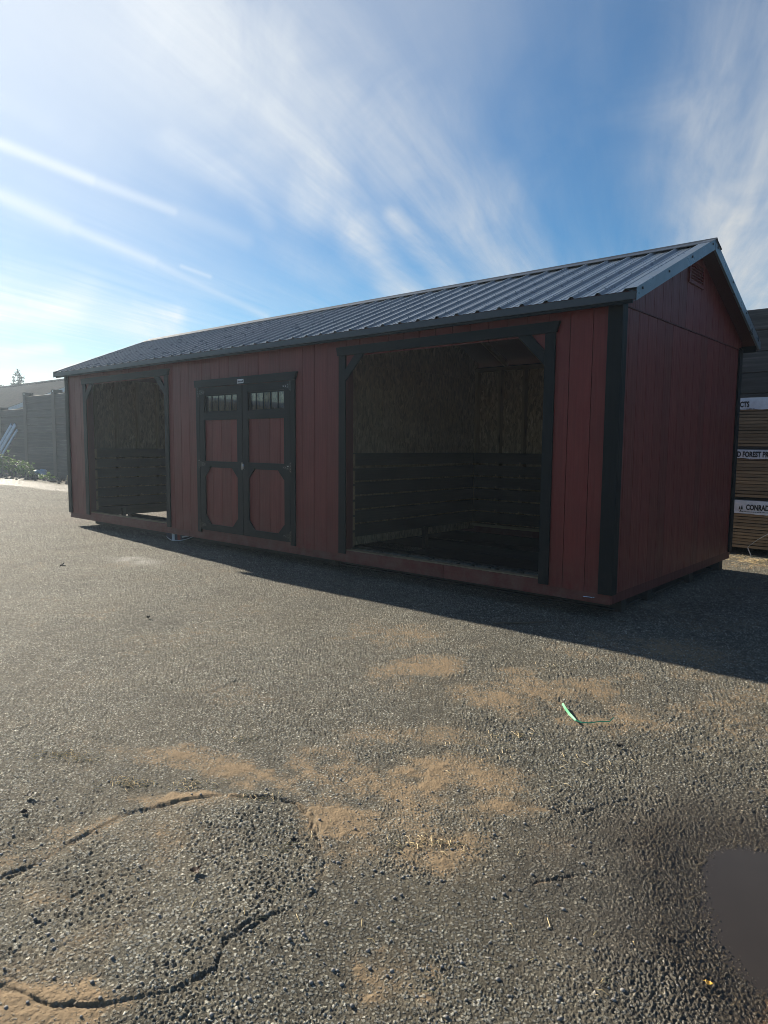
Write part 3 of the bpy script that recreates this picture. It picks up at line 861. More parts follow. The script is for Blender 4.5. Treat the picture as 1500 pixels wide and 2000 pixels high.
# --- gable end facing right: lower boards, flashing line, upper boards, vent
boxo('end_frame', -0.075, -0.0135, 0.115, W - 0.06, 0.286, 2.60, M['red_edge'], shed)
MB().prism([(0.02, 2.60), (W - 0.02, 2.60), (W - 0.02, pan_z(W) - 0.05), (RIDGE_Y, pan_z(RIDGE_Y) - 0.06), (0.02, pan_z(0) - 0.05)], 'x', -0.075, -0.0135).build('gable_frame', M['red_edge'], shed)
gy = [0.079] + [0.1622 + GR * k for k in range(17) if 0.1622 + GR * k < W - 0.1] + [W - 0.091]
for a, b in zip(gy[:-1], gy[1:]):
    boxo('siding_board', -0.012, -0.0005, a + 0.003, b - 0.003, 0.226, 2.578, M['red'], shed)
boxo('flashing', -0.012, 0.009, 0.079, W - 0.091, 2.580, 2.590, M['red_edge'], shed)
gy2 = [0.0] + [0.1622 - 0.10 + GR * k for k in range(18) if 0.06 + GR * k < W - 0.03] + [W]
for a, b in zip(gy2[:-1], gy2[1:]):
    a2, b2 = a + 0.003, b - 0.003
    poly = [(a2, 2.592), (b2, 2.592), (b2, pan_z(b2) - 0.034)]
    if a2 < RIDGE_Y < b2:
        poly.append((RIDGE_Y, pan_z(RIDGE_Y) - 0.034))
    poly.append((a2, pan_z(a2) - 0.034))
    MB().prism(poly, 'x', -0.008, 0.004).build('siding_board', M['red'], shed)
vent = MB()
for p_ in ((1.49, 1.52, 3.02, 3.24), (1.89, 1.92, 3.02, 3.24), (1.52, 1.89, 3.02, 3.045), (1.52, 1.89, 3.215, 3.24)):
    vent.box(0.0045, 0.022, *p_)
vent = vent.build('gable_vent', M['red'], shed)
for k in range(6):
    z = 3.05 + k * 0.028
    MB().prism([(0.006, z), (0.020, z - 0.004), (0.020, z + 0.003), (0.006, z + 0.018)], 'y', 1.521, 1.889).build('louver', M['red'], vent)

# --- left end wall and rear wall (outside faces)
boxo('end_panel', XL + 0.0005, XL + 0.012, 0.10, W - 0.095, 0.226, 2.60, M['red'], shed)
MB().prism([(0.0, 2.602), (W, 2.602), (W, pan_z(W) - 0.034), (RIDGE_Y, pan_z(RIDGE_Y) - 0.034), (0.0, pan_z(0) - 0.034)], 'x', XL + 0.0005, XL + 0.012).build('end_panel', M['red'], shed)
boxo('rear_panel', XL + 0.1, XR - 0.102, W - 0.0005, W + 0.012, 0.226, 2.60, M['red'], shed)

# --- stall interiors
def osb(x0, x1, y0, y1, z0, z1):
    boxo('osb_panel', x0, x1, y0, y1, z0, z1, M['osb'], shed)
KZ = [(1.337 - 0.1745 * k, 1.337 - 0.1745 * k - 0.150) for k in range(6)]
KZ[0] = (1.350, 1.196)
for k, (x0, x1) in enumerate(((XL + 0.10, -8.68), (-8.676, -7.46), (-7.456, -6.24), (-6.236, -4.9), (-4.896, -3.66), (-3.656, -2.44), (-2.436, -1.22), (-1.216, -0.08))):
    osb(x0, x1, W - 0.016, W - 0.004, 0.286, 2.60)
for k, (y0, y1) in enumerate(((0.115, 1.22), (1.224, 2.44), (2.444, W - 0.02))):
    osb(XL + 0.014, XL + 0.026, y0, y1, 0.286, 2.60)
    osb(-3.640, -3.628, y0, y1, 0.205, 2.44)
    osb(-6.20, -6.188, y0, y1, 0.205, 2.60)
for x in (-3.628,):
    MB().prism([(0.115, 2.443), (W - 0.02, 2.443), (W - 0.02, pan_z(W - 0.02) - 0.04), (RIDGE_Y, pan_z(RIDGE_Y) - 0.04), (0.115, pan_z(0.115) - 0.04)], 'x', x - 0.012, x).build('osb_panel', M['osb'], shed)
MB().prism([(0.115, 2.603), (W - 0.02, 2.603), (W - 0.02, pan_z(W - 0.02) - 0.04), (RIDGE_Y, pan_z(RIDGE_Y) - 0.04), (0.115, pan_z(0.115) - 0.04)], 'x', -6.20, -6.188).build('osb_panel', M['osb'], shed)
# studs and plates
for k in range(10):
    x = -3.665 + 0.404 * k + 0.06
    if x < -0.12:
        boxo('stud', x - 0.019, x + 0.019, W - 0.106, W - 0.017, 0.286, 2.545, M['lumber_v'], shed)
for k in range(9):
    x = -9.60 + 0.404 * k
    boxo('stud', x - 0.019, x + 0.019, W - 0.106, W - 0.017, 0.286, 2.545, M['lumber_v'], shed)
for k in range(8):
    y = 0.462 + 0.4115 * k
    if y < W - 0.14:
        boxo('stud', XL + 0.027, XL + 0.116, y - 0.019, y + 0.019, 0.300, 2.56, M['lumber_v'], shed)
for x0, x1 in ((-3.627, -0.09), (XL + 0.12, -6.21)):
    boxo('wall_plate', x0, x1, W - 0.107, W - 0.018, 2.546, 2.598, M['lumber_x'], shed)
    boxo('wall_plate', x0, x1, W - 0.150, W - 0.046, 0.245, 0.284, M['lumber_x'], shed)
boxo('wall_plate', XL + 0.048, XL + 0.165, 0.11, W - 0.16, 0.262, 0.298, M['kick_y'], shed)
boxo('rim_beam', XL + 0.047, XL + 0.09, 0.11, W - 0.16, 0.128, 0.260, M['kick_y'], shed)
# kick boards along rear wall, end wall, partition and inside the front wall
for z1, z0 in KZ:
    boxo('kick_board', -3.585, -0.09, W - 0.146, W - 0.108, z0, z1, M['kick'], shed)
    boxo('kick_board', XL + 0.17, -6.23, W - 0.146, W - 0.108, z0, z1, M['kick'], shed)
    boxo('kick_board', XL + 0.118, XL + 0.156, 0.16, W - 0.15, z0, z1, M['kick_y'], shed)
    boxo('kick_board', -3.626, -3.588, 0.16, W - 0.15, z0, z1, M['kick_y'], shed)
    for a, b in ((-3.586, -3.079), (-0.660, -0.08), (XL + 0.16, -9.155), (-6.73, -6.23)):
        kb = MB().box(a, b, 0.110, 0.148, z0, z1)
        kb.m[5 if b > -1 or b == -6.23 else 3] = 1
        kb.build('kick_board', [M['kick'], M['lumber_x']], shed)
# bolt washers where the boards cross the studs
def washer(x, y, z, axis):
    b = MB(); r_ = 0.011
    pts = [(r_ * math.cos(math.pi * k / 4), r_ * math.sin(math.pi * k / 4)) for k in range(8)]
    if axis == 'y': b.prism([(x + p, z + q_) for p, q_ in pts], 'y', y - 0.004, y)
    else: b.prism([(y + p, z + q_) for p, q_ in pts], 'x', x, x + 0.004)
    return b.build('bolt', M['lumber_x'], shed)
for z1, z0 in KZ[:5]:
    for k in range(4):
        washer(-3.605 + 0.404 * k, W - 0.148, z0 + 0.012, 'y')
    for k in range(3):
        washer(XL + 0.157, 0.873 + 0.4115 * k, z0 + 0.012, 'x')
# low floor blocks behind the sill of the right bay and short posts under the walls
bx = [-3.52, -2.80, -2.42, -2.09, -1.82, -1.735, -1.55, -1.36, -1.27, -0.99, -0.70]
for a, b in zip(bx[:-1], bx[1:]):
    boxo('floor_block', a + 0.022, b - 0.018, 0.27, 0.335, 0.150, 0.262 + random.uniform(-0.006, 0.006), M['treated'], shed)
boxo('support_post', -3.61, -3.55, 0.30, 0.36, 0.0, 0.46, M['kick'], shed)
boxo('support_post', -3.61, -3.55, 2.05, 2.11, 0.0, 0.33, M['kick'], shed)
boxo('support_post', XL + 0.095, XL + 0.155, 0.90, 0.96, 0.0, 0.262, M['treated'], shed)
boxo('floor_shade_sheet', -3.54, -0.12, 0.36, W - 0.2, 0.012, 0.026, M['floor_shade'], shed)  # dark sheet added to stand in for deep shade on the bare ground

# --- double door
def door(x0, x1, hinge_left, gr):
    """x0..x1 leaf; frame stiles 0.105, windows on top, chamfered lower panel"""
    sw = 0.108
    d = boxo('door', x0, x1, 0.016, 0.05, 0.275, 1.79, M['red_edge'], shed)
    xs = [x0 + sw - 0.02] + gr + [x1 - sw + 0.02]
    for a, b in zip(xs[:-1], xs[1:]):
        boxo('door_board', a + 0.0025, b - 0.0025, 0.002, 0.0155, 0.30, 1.785, M['red'], d)
    for a, b in ((x0, x0 + sw), (x1 - sw, x1)):
        boxo('stile', a, b, -0.020, 0.0, 0.275, 2.199, M['trim'], d, bevel=0.002)
    for z0, z1 in ((2.100, 2.199), (1.765, 1.868), (1.135, 1.218), (0.275, 0.362)):
        boxo('rail', x0 + sw, x1 - sw, -0.0185, 0.0, z0, z1, M['trim_h'], d)
    il, ir = x0 + sw, x1 - sw
    for xi, s in ((il, 1), (ir, -1)):
        for zi, u_ in ((1.135, -1), (0.362, 1)):
            MB().prism([(xi, zi), (xi + s * 0.118, zi), (xi, zi + u_ * 0.118)], 'y', -0.0185, 0.0).build('corner_block', M['trim'], d)
    # window: deep frame, glass, thin bars
    fr = MB()
    fr.box(il, ir, 0.0005, 0.05, 1.868, 1.882); fr.box(il, ir, 0.0005, 0.05, 2.086, 2.100)
    fr.box(il, il + 0.012, 0.0005, 0.05, 1.882, 2.086); fr.box(ir - 0.012, ir, 0.0005, 0.05, 1.882, 2.086)
    fr.build('window_frame', M['trim'], d)
    boxo('pane', il + 0.012, ir - 0.012, 0.012, 0.016, 1.882, 2.086, M['glass'], d)
    nb = 5
    for k in range(1, nb):
        xb = il + (ir - il) * k / nb
        boxo('window_bar', xb - 0.005, xb + 0.005, 0.003, 0.0115, 1.882, 2.086, M['trim'], d)
    xh, s = (x0, 1) if hinge_left else (x1, -1)
    for zc in (2.140, 1.175, 0.345):
        hg = MB()
        hg.prism([(xh - s * 0.028, zc - 0.062), (xh - s * 0.004, zc - 0.062), (xh - s * 0.004, zc + 0.062), (xh - s * 0.028, zc + 0.062)], 'y', -0.0265, -0.0225)
        hg.prism([(xh - s * 0.002, zc - 0.036), (xh + s * 0.13, zc - 0.010), (xh + s * 0.13, zc + 0.010), (xh - s * 0.002, zc + 0.036)], 'y', -0.0245, -0.0205)
        hg.tube([(xh - s * 0.003, -0.028, zc - 0.05), (xh - s * 0.003, -0.028, zc + 0.05)], 0.006, 8)
        for dx, dz in ((-0.016, 0.048), (-0.016, 0.018), (-0.016, -0.018), (-0.016, -0.048), (0.030, 0.014), (0.030, -0.014), (0.07, 0.0), (0.11, 0.0)):
            px, pz = xh + s * dx, zc + dz
            hg.prism([(px + 0.0058 * math.cos(k * math.pi / 3), pz + 0.0058 * math.sin(k * math.pi / 3)) for k in range(6)], 'y', -0.0295, -0.0248, 1)
        hg.build('hinge', [M['black_iron'], M['zinc']], d)
    return d
dl = door(-5.853, -4.916, True, [-5.591, -5.386, -5.178])
dr = door(-4.905, -3.994, False, [-4.604, -4.395, -4.192])
hn = MB()
hn.box(-4.922, -4.904, -0.030, -0.0205, 1.118, 1.215)
hn.tube([(-4.874, -0.021, 1.130), (-4.866, -0.046, 1.142), (-4.862, -0.050, 1.168), (-4.866, -0.046, 1.194), (-4.874, -0.021, 1.206)], 0.0075, 8)
hn.build('door_handle', M['zinc'], dr)
for a, b in ((-5.934, -5.857), (-3.990, -3.908)):
    boxo('door_jamb', a, b, -0.022, -0.0005, 0.238, 2.203, M['trim'], shed, bevel=0.002)
MB().prism([(-5.955, 2.300), (-5.938, 2.205), (-3.902, 2.205), (-3.868, 2.300)], 'y', -0.036, -0.0005).build('door_header', M['trim_h'], shed)
npl = MB().box(-4.982, -4.854, -0.040, -0.0365, 2.216, 2.266)
npl.box(-4.972, -4.864, -0.0412, -0.0402, 2.2255, 2.2560, 1)
npl.box(-4.966, -4.880, -0.0422, -0.0414, 2.246, 2.2515, 0)
npl.box(-4.958, -4.890, -0.0422, -0.0414, 2.230, 2.2335, 0)
npl.build('name_plate', [M['white_plate'], M['dark_print']], shed)

# --- roof
OH = 0.172
RX0, RX1 = XL - OH, XR + OH
def roof_deck(side):
    y0, y1 = (EAVE_Y + 0.02, RIDGE_Y - 0.002) if side < 0 else (2 * RIDGE_Y - EAVE_Y - 0.02, RIDGE_Y + 0.002)
    MB().prism([(y0, pan_z(y0) - 0.004), (y1, pan_z(y1) - 0.004), (y1, pan_z(y1) - 0.028), (y0, pan_z(y0) - 0.028)], 'x', RX0 + 0.01, RX1 - 0.012).build('roof_deck', M['red_edge'], shed)
roof_deck(-1); roof_deck(1)
for k in range(17):
    x = -9.80 + k * 0.605
    for side in (-1, 1):
        ys = [0.02, RIDGE_Y - 0.02] if side < 0 else [RIDGE_Y + 0.02, W - 0.02]
        MB().prism([(ys[0], pan_z(ys[0]) - 0.030), (ys[1], pan_z(ys[1]) - 0.030), (ys[1], pan_z(ys[1]) - 0.115), (ys[0], pan_z(ys[0]) - 0.115)], 'x', x - 0.019, x + 0.019).build('rafter', M['lumber_x'], shed)
for y in (EAVE_Y + 0.012, 2 * RIDGE_Y - EAVE_Y - 0.030):
    boxo('fascia', RX0 + 0.055, RX1 - 0.040, y, y + 0.018, 2.562, 2.642, M['trim_h'], shed)
    boxo('drip_edge', RX0 + 0.012, RX1 - 0.012, y - 0.010 if y < 1 else y + 0.019, y - 0.001 if y < 1 else y + 0.028, 2.588, 2.647, M['roof_dark'], shed)
boxo('soffit', XL + 0.01, XR + 0.0, EAVE_Y + 0.032, -0.021, 2.606, 2.616, M['trim_h'], shed)
# ribbed sheets, three feet wide, ribs nine inches apart
RIB = 0.2286
def rib_profile():
    pts = []
    for k in range(4):
        b = k * RIB
        pts += [(b, 0.0), (b + 0.020, 0.019), (b + 0.038, 0.019), (b + 0.058, 0.0),
                (b + 0.098, 0.0), (b + 0.104, 0.0035), (b + 0.112, 0.0035), (b + 0.118, 0.0),
                (b + 0.166, 0.0), (b + 0.172, 0.0035), (b + 0.180, 0.0035), (b + 0.186, 0.0)]
    return pts
prof = rib_profile()
nsheet = 12
sheet_w = 4 * RIB
x_start = 0.081 - 0.029 + sheet_w * 0.0
def sheet_mesh(side, xmin_l, xmax_l):
    ys = (EAVE_Y, RIDGE_Y - 0.01) if side < 0 else (2 * RIDGE_Y - EAVE_Y, RIDGE_Y + 0.01)
    pts = [(min(max(x, xmin_l), xmax_l), z) for x, z in prof + [(sheet_w, 0.0)]]
    pts = [p for i, p in enumerate(pts) if i == 0 or p[0] > pts[i - 1][0] + 1e-6]
    vs, fs = [], []
    for y in ys:
        for x, z in pts: vs.append((x, y, pan_z(y) + z))
    for y in ys:
        for x, z in pts: vs.append((x, y, pan_z(y) + z - 0.0012))
    n_ = len(pts)
    for i in range(n_ - 1):
        fs.append((i, i + 1, n_ + i + 1, n_ + i)); fs.append((2 * n_ + i, 3 * n_ + i, 3 * n_ + i + 1, 2 * n_ + i + 1))
        fs.append((i, 2 * n_ + i, 2 * n_ + i + 1, i + 1)); fs.append((n_ + i, n_ + i + 1, 3 * n_ + i + 1, 3 * n_ + i))
    me_ = bpy.data.meshes.new('roof_panel'); me_.from_pydata(vs, [], fs); me_.materials.append(M['roof'])
    return me_
xs0 = 0.0525 - 11 * sheet_w
for side in (-1, 1):
    full = sheet_mesh(side, 0, sheet_w)
    for k in range(-1, 12):
        xa = xs0 + k * sheet_w
        lo, hi = max(0.0, RX0 + 0.002 - xa), min(sheet_w, RX1 - 0.004 - xa)
        if hi - lo < 0.02: continue
        me_ = full if (lo == 0.0 and hi == sheet_w) else sheet_mesh(side, lo, hi)
        link('roof_panel', me_, shed, (xa, 0, 0))
# ridge cap: two bent flanges over the ribs
cap = []
for dy, dz in ((-0.165, 0), (-0.150, 0.004), (-0.03, 0), (0.0, 0.010), (0.03, 0), (0.150, 0.004), (0.165, 0)):
    y = RIDGE_Y + dy
    cap.append((y, pan_z(y) + 0.0225 + dz))
cap = cap + [(y, z - 0.003) for y, z in reversed(cap)]
MB().prism(cap, 'x', RX0 - 0.01, RX1 + 0.012).build('ridge_cap', M['roof_dark'], shed)
# rake trim along the four gable edges with its screws
def rake(xo, s, side):
    """xo: outer face, s: +1 right end / -1 left end"""
    ys = (EAVE_Y - 0.004, RIDGE_Y - 0.004) if side < 0 else (2 * RIDGE_Y - EAVE_Y + 0.004, RIDGE_Y + 0.004)
    b = MB()
    for (xa, xb, za, zb_) in ((xo - s * 0.105, xo, 0.0205, 0.0235), (xo - s * 0.003, xo, -0.078, 0.0205), (xo - s * 0.022, xo - s * 0.0035, -0.078, -0.074)):
        vs = []
        for y in ys:
            for x, z in ((xa, za), (xb, za), (xb, zb_), (xa, zb_)): vs.append((x, y, pan_z(y) + z))
        b.add(vs, [(0, 1, 2, 3), (7, 6, 5, 4), (0, 4, 5, 1), (1, 5, 6, 2), (2, 6, 7, 3), (3, 7, 4, 0)])
    rk = b.build('rake_trim', M['roof'], shed)
    for k in range(4):
        y = ys[0] + (ys[1] - ys[0]) * (0.06 + 0.30 * k)
        z = pan_z(y) - 0.012
        x = xo
        MB().prism([(y + 0.011 * math.cos(q_ * math.pi / 3), z + 0.011 * math.sin(q_ * math.pi / 3)) for q_ in range(6)], 'x', x - s * 0.0005, x + s * 0.006).build('screw', M['screw_dark'], rk)
for side in (-1, 1):
    rake(RX1, 1, side); rake(RX0, -1, side)


# hex screws along the ribs of the front slope
scr = MB()
for k in range(45):
    x = xs0 + 0.029 + RIB * k
    if RX0 + 0.12 < x < RX1 - 0.12:
        for y in (0.0, 0.52, 1.04, 1.50):
            z = pan_z(y) + 0.019
            scr.prism([(x + 0.006 * math.cos(q_ * math.pi / 3), y + 0.006 * math.sin(q_ * math.pi / 3)) for q_ in range(6)], 'z', z - 0.001, z + 0.006)
scr = scr.build('roof_screws', M['roof'], shed); scr['kind'] = 'stuff'
# ------------------------------------------------------------------ lumber stack behind the shed
SX0, SX1, SYF = -1.02, 3.86, 4.86
LETTER = None
def lettering(text, x_left, z_base, height, y, parent, width_per_char, mat):
    cu = bpy.data.curves.new('lettering', 'FONT')
    cu.body = text; cu.size = 1.0; cu.offset = 0.042; cu.resolution_u = 3
    tmp = bpy.data.objects.new('lettering_tmp', cu); COL.objects.link(tmp)
    dg = bpy.context.evaluated_depsgraph_get(); dg.update()
    me_ = bpy.data.meshes.new_from_object(tmp.evaluated_get(dg))
    bpy.data.objects.remove(tmp)
    co = np.empty(len(me_.vertices) * 3, np.float32); me_.vertices.foreach_get('co', co); co = co.reshape(-1, 3)
    co[:, 0] -= co[:, 0].min(); wdt = co[:, 0].max(); hgt = 0.70
    sx = width_per_char * len(text) / wdt; sz = height / hgt
    out = np.stack([co[:, 0] * sx, np.zeros(len(co)), co[:, 1] * sz], -1)
    me_.vertices.foreach_set('co', out.astype(np.float32).ravel())
    me_.materials.clear(); me_.materials.append(mat); me_.name = 'lettering'
    me_.update()
    return link('lettering', me_, parent, (x_left, y, z_base))

def fir_logo(x, z, s, y, parent):
    b = MB()
    for k, (dx, sc) in enumerate(((-0.6, 0.8), (0.35, 1.0))):
        for lv in range(3):
            zz = z + (0.1 + 0.55 * lv) * s * sc; hw = (0.62 - 0.17 * lv) * s * sc
            b.prism([(x + dx * s - hw, zz), (x + dx * s + hw, zz + 0.1 * s), (x + dx * s, zz + 0.95 * s * sc)], 'y', y - 0.0012 - 0.0006 * k - 0.0002 * lv, y - 0.0002 * lv)
    b.tube([(x - 0.1 * s, y, z - 0.42 * s), (x - 0.1 * s, y - 0.001, z - 0.42 * s)], 0.28 * s, 8)
    b.build('logo', M['dark_print'], parent)

def bundle(z0, z1, label, strings, wrap_h, droop):
    t_ = thing('lumber_bundle', label, 'lumber bundle', ((SX0 + SX1) / 2, SYF + 0.5, z0), 'bundles of the lumber stack')
    for k in range(5):
        x = SX0 + 0.25 + k * (SX1 - SX0 - 0.5) / 4
        if k == 1: x += 0.35
        boxo('bearer', x - 0.045, x + 0.045, SYF + 0.03, SYF + 1.02, z0, z0 + 0.046 if z0 > 0.05 else z0 + 0.088, M['treated'], t_)
    zb = z0 + (0.046 if z0 > 0.05 else 0.088)
    nl = int(round((z1 - zb) / 0.0445)); pitch = (z1 - zb) / nl
    for k in range(nl):
        dy = random.uniform(-0.007, 0.007)
        za = zb + k * pitch
        o_ = boxo('board', SX0 + random.uniform(-0.02, 0.02), SX1 + random.uniform(-0.02, 0.02), SYF + 0.004 + dy, SYF + 0.142 + dy, za + 0.0034, za + pitch - 0.0030 - random.uniform(0, 0.0035), M['lumber_x'], t_)
        o_.rotation_euler = (0, random.uniform(-0.0008, 0.0008), random.uniform(-0.0007, 0.0007))
    core = MB()
    for k in range(nl):
        for c_ in range(6):
            core.box(SX0, SX1, SYF + 0.15 + c_ * 0.146, SYF + 0.29 + c_ * 0.146, zb + k * pitch + 0.002, zb + (k + 1) * pitch - 0.003)
    co_ = core.build('inner_boards', M['lumber_x'], t_); co_['kind'] = 'stuff'
    # printed wrap folded over the top layer and hanging down the face
    nx = 120; rows = [(SYF + 1.02, z1 + 0.006), (SYF + 0.05, z1 + 0.008), (SYF - 0.010, z1 + 0.004)]
    nrow = 5
    vs, fs = [], []
    xs_ = np.linspace(SX0 + 0.01, SX1 - 0.01, nx)
    bot = wrap_h + droop * np.array([vnoise(np.array([x]), np.array([z0 * 7.0]), 0.16, 5)[0] + 0.6 * vnoise(np.array([x]), np.array([z0 * 9.0]), 0.05, 6)[0] for x in xs_])
    for i, x in enumerate(xs_):
        for y_, z_ in rows: vs.append((x, y_, z_))
        for r_ in range(1, nrow + 1):
            wv = 0.0035 * vnoise(np.array([x]), np.array([z0 + r_ * 0.35]), 0.11, 9)[0]
            vs.append((x, SYF - 0.0125 + wv, z1 - bot[i] * r_ / nrow))
    m_ = 3 + nrow
    for i in range(nx - 1):
        for r_ in range(m_ - 1):
            fs.append((i * m_ + r_, (i + 1) * m_ + r_, (i + 1) * m_ + r_ + 1, i * m_ + r_ + 1))
    wrap_o = MB().add(vs, fs).build('wrap', M['wrap'], t_)
    sm = wrap_o.modifiers.new('thickness', 'SOLIDIFY'); sm.thickness = 0.0015; sm.offset = 0
    yt = SYF - 0.0165
    for (txt, x, zt, ht, wpc) in strings:
        lettering(txt, x, z1 - zt, ht, yt, wrap_o, wpc, M['dark_print'])
        sm_ = MB(); rg_ = random.Random(int(z0 * 100) + 3); xx = x - 0.08
        while xx < x + wpc * len(txt) + 0.05:                       # line of print too small to read
            ww_ = rg_.uniform(0.012, 0.035)
            sm_.box(xx, xx + ww_, yt - 0.0006, yt, z1 - zt - 0.032, z1 - zt - 0.032 + rg_.uniform(0.006, 0.009)); xx += ww_ + rg_.uniform(0.004, 0.012)
        sm_.build('small_print', M['dark_print'], wrap_o)['kind'] = 'stuff'
    return t_, wrap_o, yt
WPC = 0.0405
S_ = 'CONRAD FOREST PRODUCTS'
b1, w1, yt = bundle(0.0, 0.735, 'lowest lumber bundle of the stack behind the shed, wrap showing a tree emblem', [(S_, -0.200, 0.118, 0.070, WPC), (S_, 1.35, 0.118, 0.070, WPC)], 0.175, 0.012)
fir_logo(-0.262, 0.735 - 0.122, 0.030, yt, w1)
fir_logo(1.288, 0.735 - 0.122, 0.030, yt, w1)
b2, w2, yt = bundle(0.737, 1.425, 'middle lumber bundle of the stack behind the shed, wrap torn along its lower edge', [(S_, -0.300 - 7.05 * WPC, 0.090, 0.070, WPC), (S_, 1.05, 0.090, 0.070, WPC)], 0.118, 0.05)
b3, w3, yt = bundle(1.427, 2.125, 'topmost lumber bundle of the stack behind the shed', [(S_, -0.232 - 22 * WPC, 0.118, 0.070, WPC), (S_, 0.55, 0.118, 0.070, WPC)], 0.155, 0.02)
# loose plastic band hanging off the stack
bp = [on_y(*p, 4.70) for p in ((1520, 1031), (1500, 1043), (1480, 1054), (1466, 1064), (1460, 1069), (1462, 1074), (1467, 1083))]
bp[0][2] += 0.02; bp[-1][2] = 0.012
vs, fs = [], []
for i, p in enumerate(bp):
    for dz, dy in ((-0.007, 0), (0.007, 0), (0.007, 0.0016), (-0.007, 0.0016)):
        vs.append((p[0] + dz * 0.5, p[1] + dy, p[2] + dz))
for i in range(len(bp) - 1):
    for k in range(4):
        a, b = i * 4 + k, i * 4 + (k + 1) % 4
        fs.append((a, b, b + 4, a + 4))
fs += [(3, 2, 1, 0), tuple((len(bp) - 1) * 4 + k for k in range(4))]
bo = MB().add(vs, fs)
bo.tube([bp[0], (bp[0][0] + 0.25, 4.78, bp[0][2] + 0.08), (bp[0][0] + 0.5, 4.84, 0.02)], 0.005, 4)
tag(bo.build('plastic_band', M['white_strap'], None, origin=(bp[-1][0], bp[-1][1], 0)), 'loose pale plastic band bent in front of the lowest lumber bundle', 'band')

# ------------------------------------------------------------------ timber wall along the back of the yard
FY = 7.0
wall = thing('timber_wall', 'tall dark wall of stacked timbers between steel posts along the yard', 'wall', (-14, FY, 0))
PX = [-34.75 + 2.807 * k for k in range(15)]
tops = {}
for k, x in enumerate(PX):
    h0 = 3.40
    if k == 0 or k == 1: h0 = 2.89
    if k >= 9: h0 = 3.655
    ph = h0 + 0.17 if k != 2 else 3.57
    if k == 1: ph = 3.02
    if k >= 9: ph = 3.62
    pb = MB()
    pb.box(x - 0.15, x + 0.15, FY - 0.17, FY - 0.155, 0, ph); pb.box(x - 0.15, x + 0.15, FY + 0.155, FY + 0.17, 0, ph)
    pb.box(x - 0.008, x + 0.008, FY - 0.154, FY + 0.154, 0, ph)
    po = pb.build('post', M['steel_post'], wall)
    MB().tube([(x + 0.02, FY - 0.168, ph - 0.07), (x + 0.02, FY - 0.174, ph - 0.07)], 0.035, 8).build('bolt_hole', M['white_plate'], po)
    if k < len(PX) - 1:
        hh = {0: 2.89, 1: 2.89}.get(k, 3.40 if k < 9 else 3.655)
        nb = 11 if hh > 3 else 9
        for j in range(nb):
            z0, z1 = hh * j / nb, hh * (j + 1) / nb
            dy = random.uniform(-0.012, 0.012)
            boxo('timber', x + 0.012, PX[k + 1] - 0.012, FY - 0.12 + dy, FY + 0.10 + dy, z0 + 0.004, z1 - 0.004, M['weathered'], wall, bevel=0.008)

# planks leaning on the wall
for (tx, tz, bxx, lab, wd) in ((-30.52, 2.215, -32.55, 'pale blue-grey plank leaning on the dark timber wall, leftmost of three', 0.17),
                               (-30.10, 2.22, -32.10, 'pale blue-grey plank leaning on the dark timber wall, middle of three', 0.20),
                               (-29.92, 1.98, -31.70, 'pale blue-grey plank leaning on the dark timber wall, shorter and rightmost of three', 0.12)):
    a = Vector((bxx, 6.25, 0.02)); b = Vector((tx, 6.80, tz)); d = (b - a)
    L_ = d.length; d.normalize()
    o_ = MB().box(-wd / 2, wd / 2, -0.018, 0.018, 0, L_).build('leaning_plank', M['grey_plank'], None, origin=(0, 0, 0), bevel=0.003)
    xax = Vector((0, 1, 0)).cross(d).normalized(); yax = d.cross(xax).normalized()
    o_.matrix_world = Matrix(((xax.x, yax.x, d.x, a.x), (xax.y, yax.y, d.y, a.y), (xax.z, yax.z, d.z, a.z), (0, 0, 0, 1)))
    tag(o_, lab, 'plank', 'planks leaning on the timber wall')

# pale stake stuck in the soil near the shed's far corner
sp = on_ground(130, 944)
tag(MB().prism([(sp[0] - 0.04, 0), (sp[0] + 0.04, 0), (sp[0] + 0.16, 0.30), (sp[0] + 0.10, 0.30)], 'y', sp[1] - 0.02, sp[1] + 0.02).build('wood_stake', M['stake'], None, origin=(sp[0], sp[1], 0)),
    'short pale wood stake tilted in the soil past the far corner of the shed', 'stake')

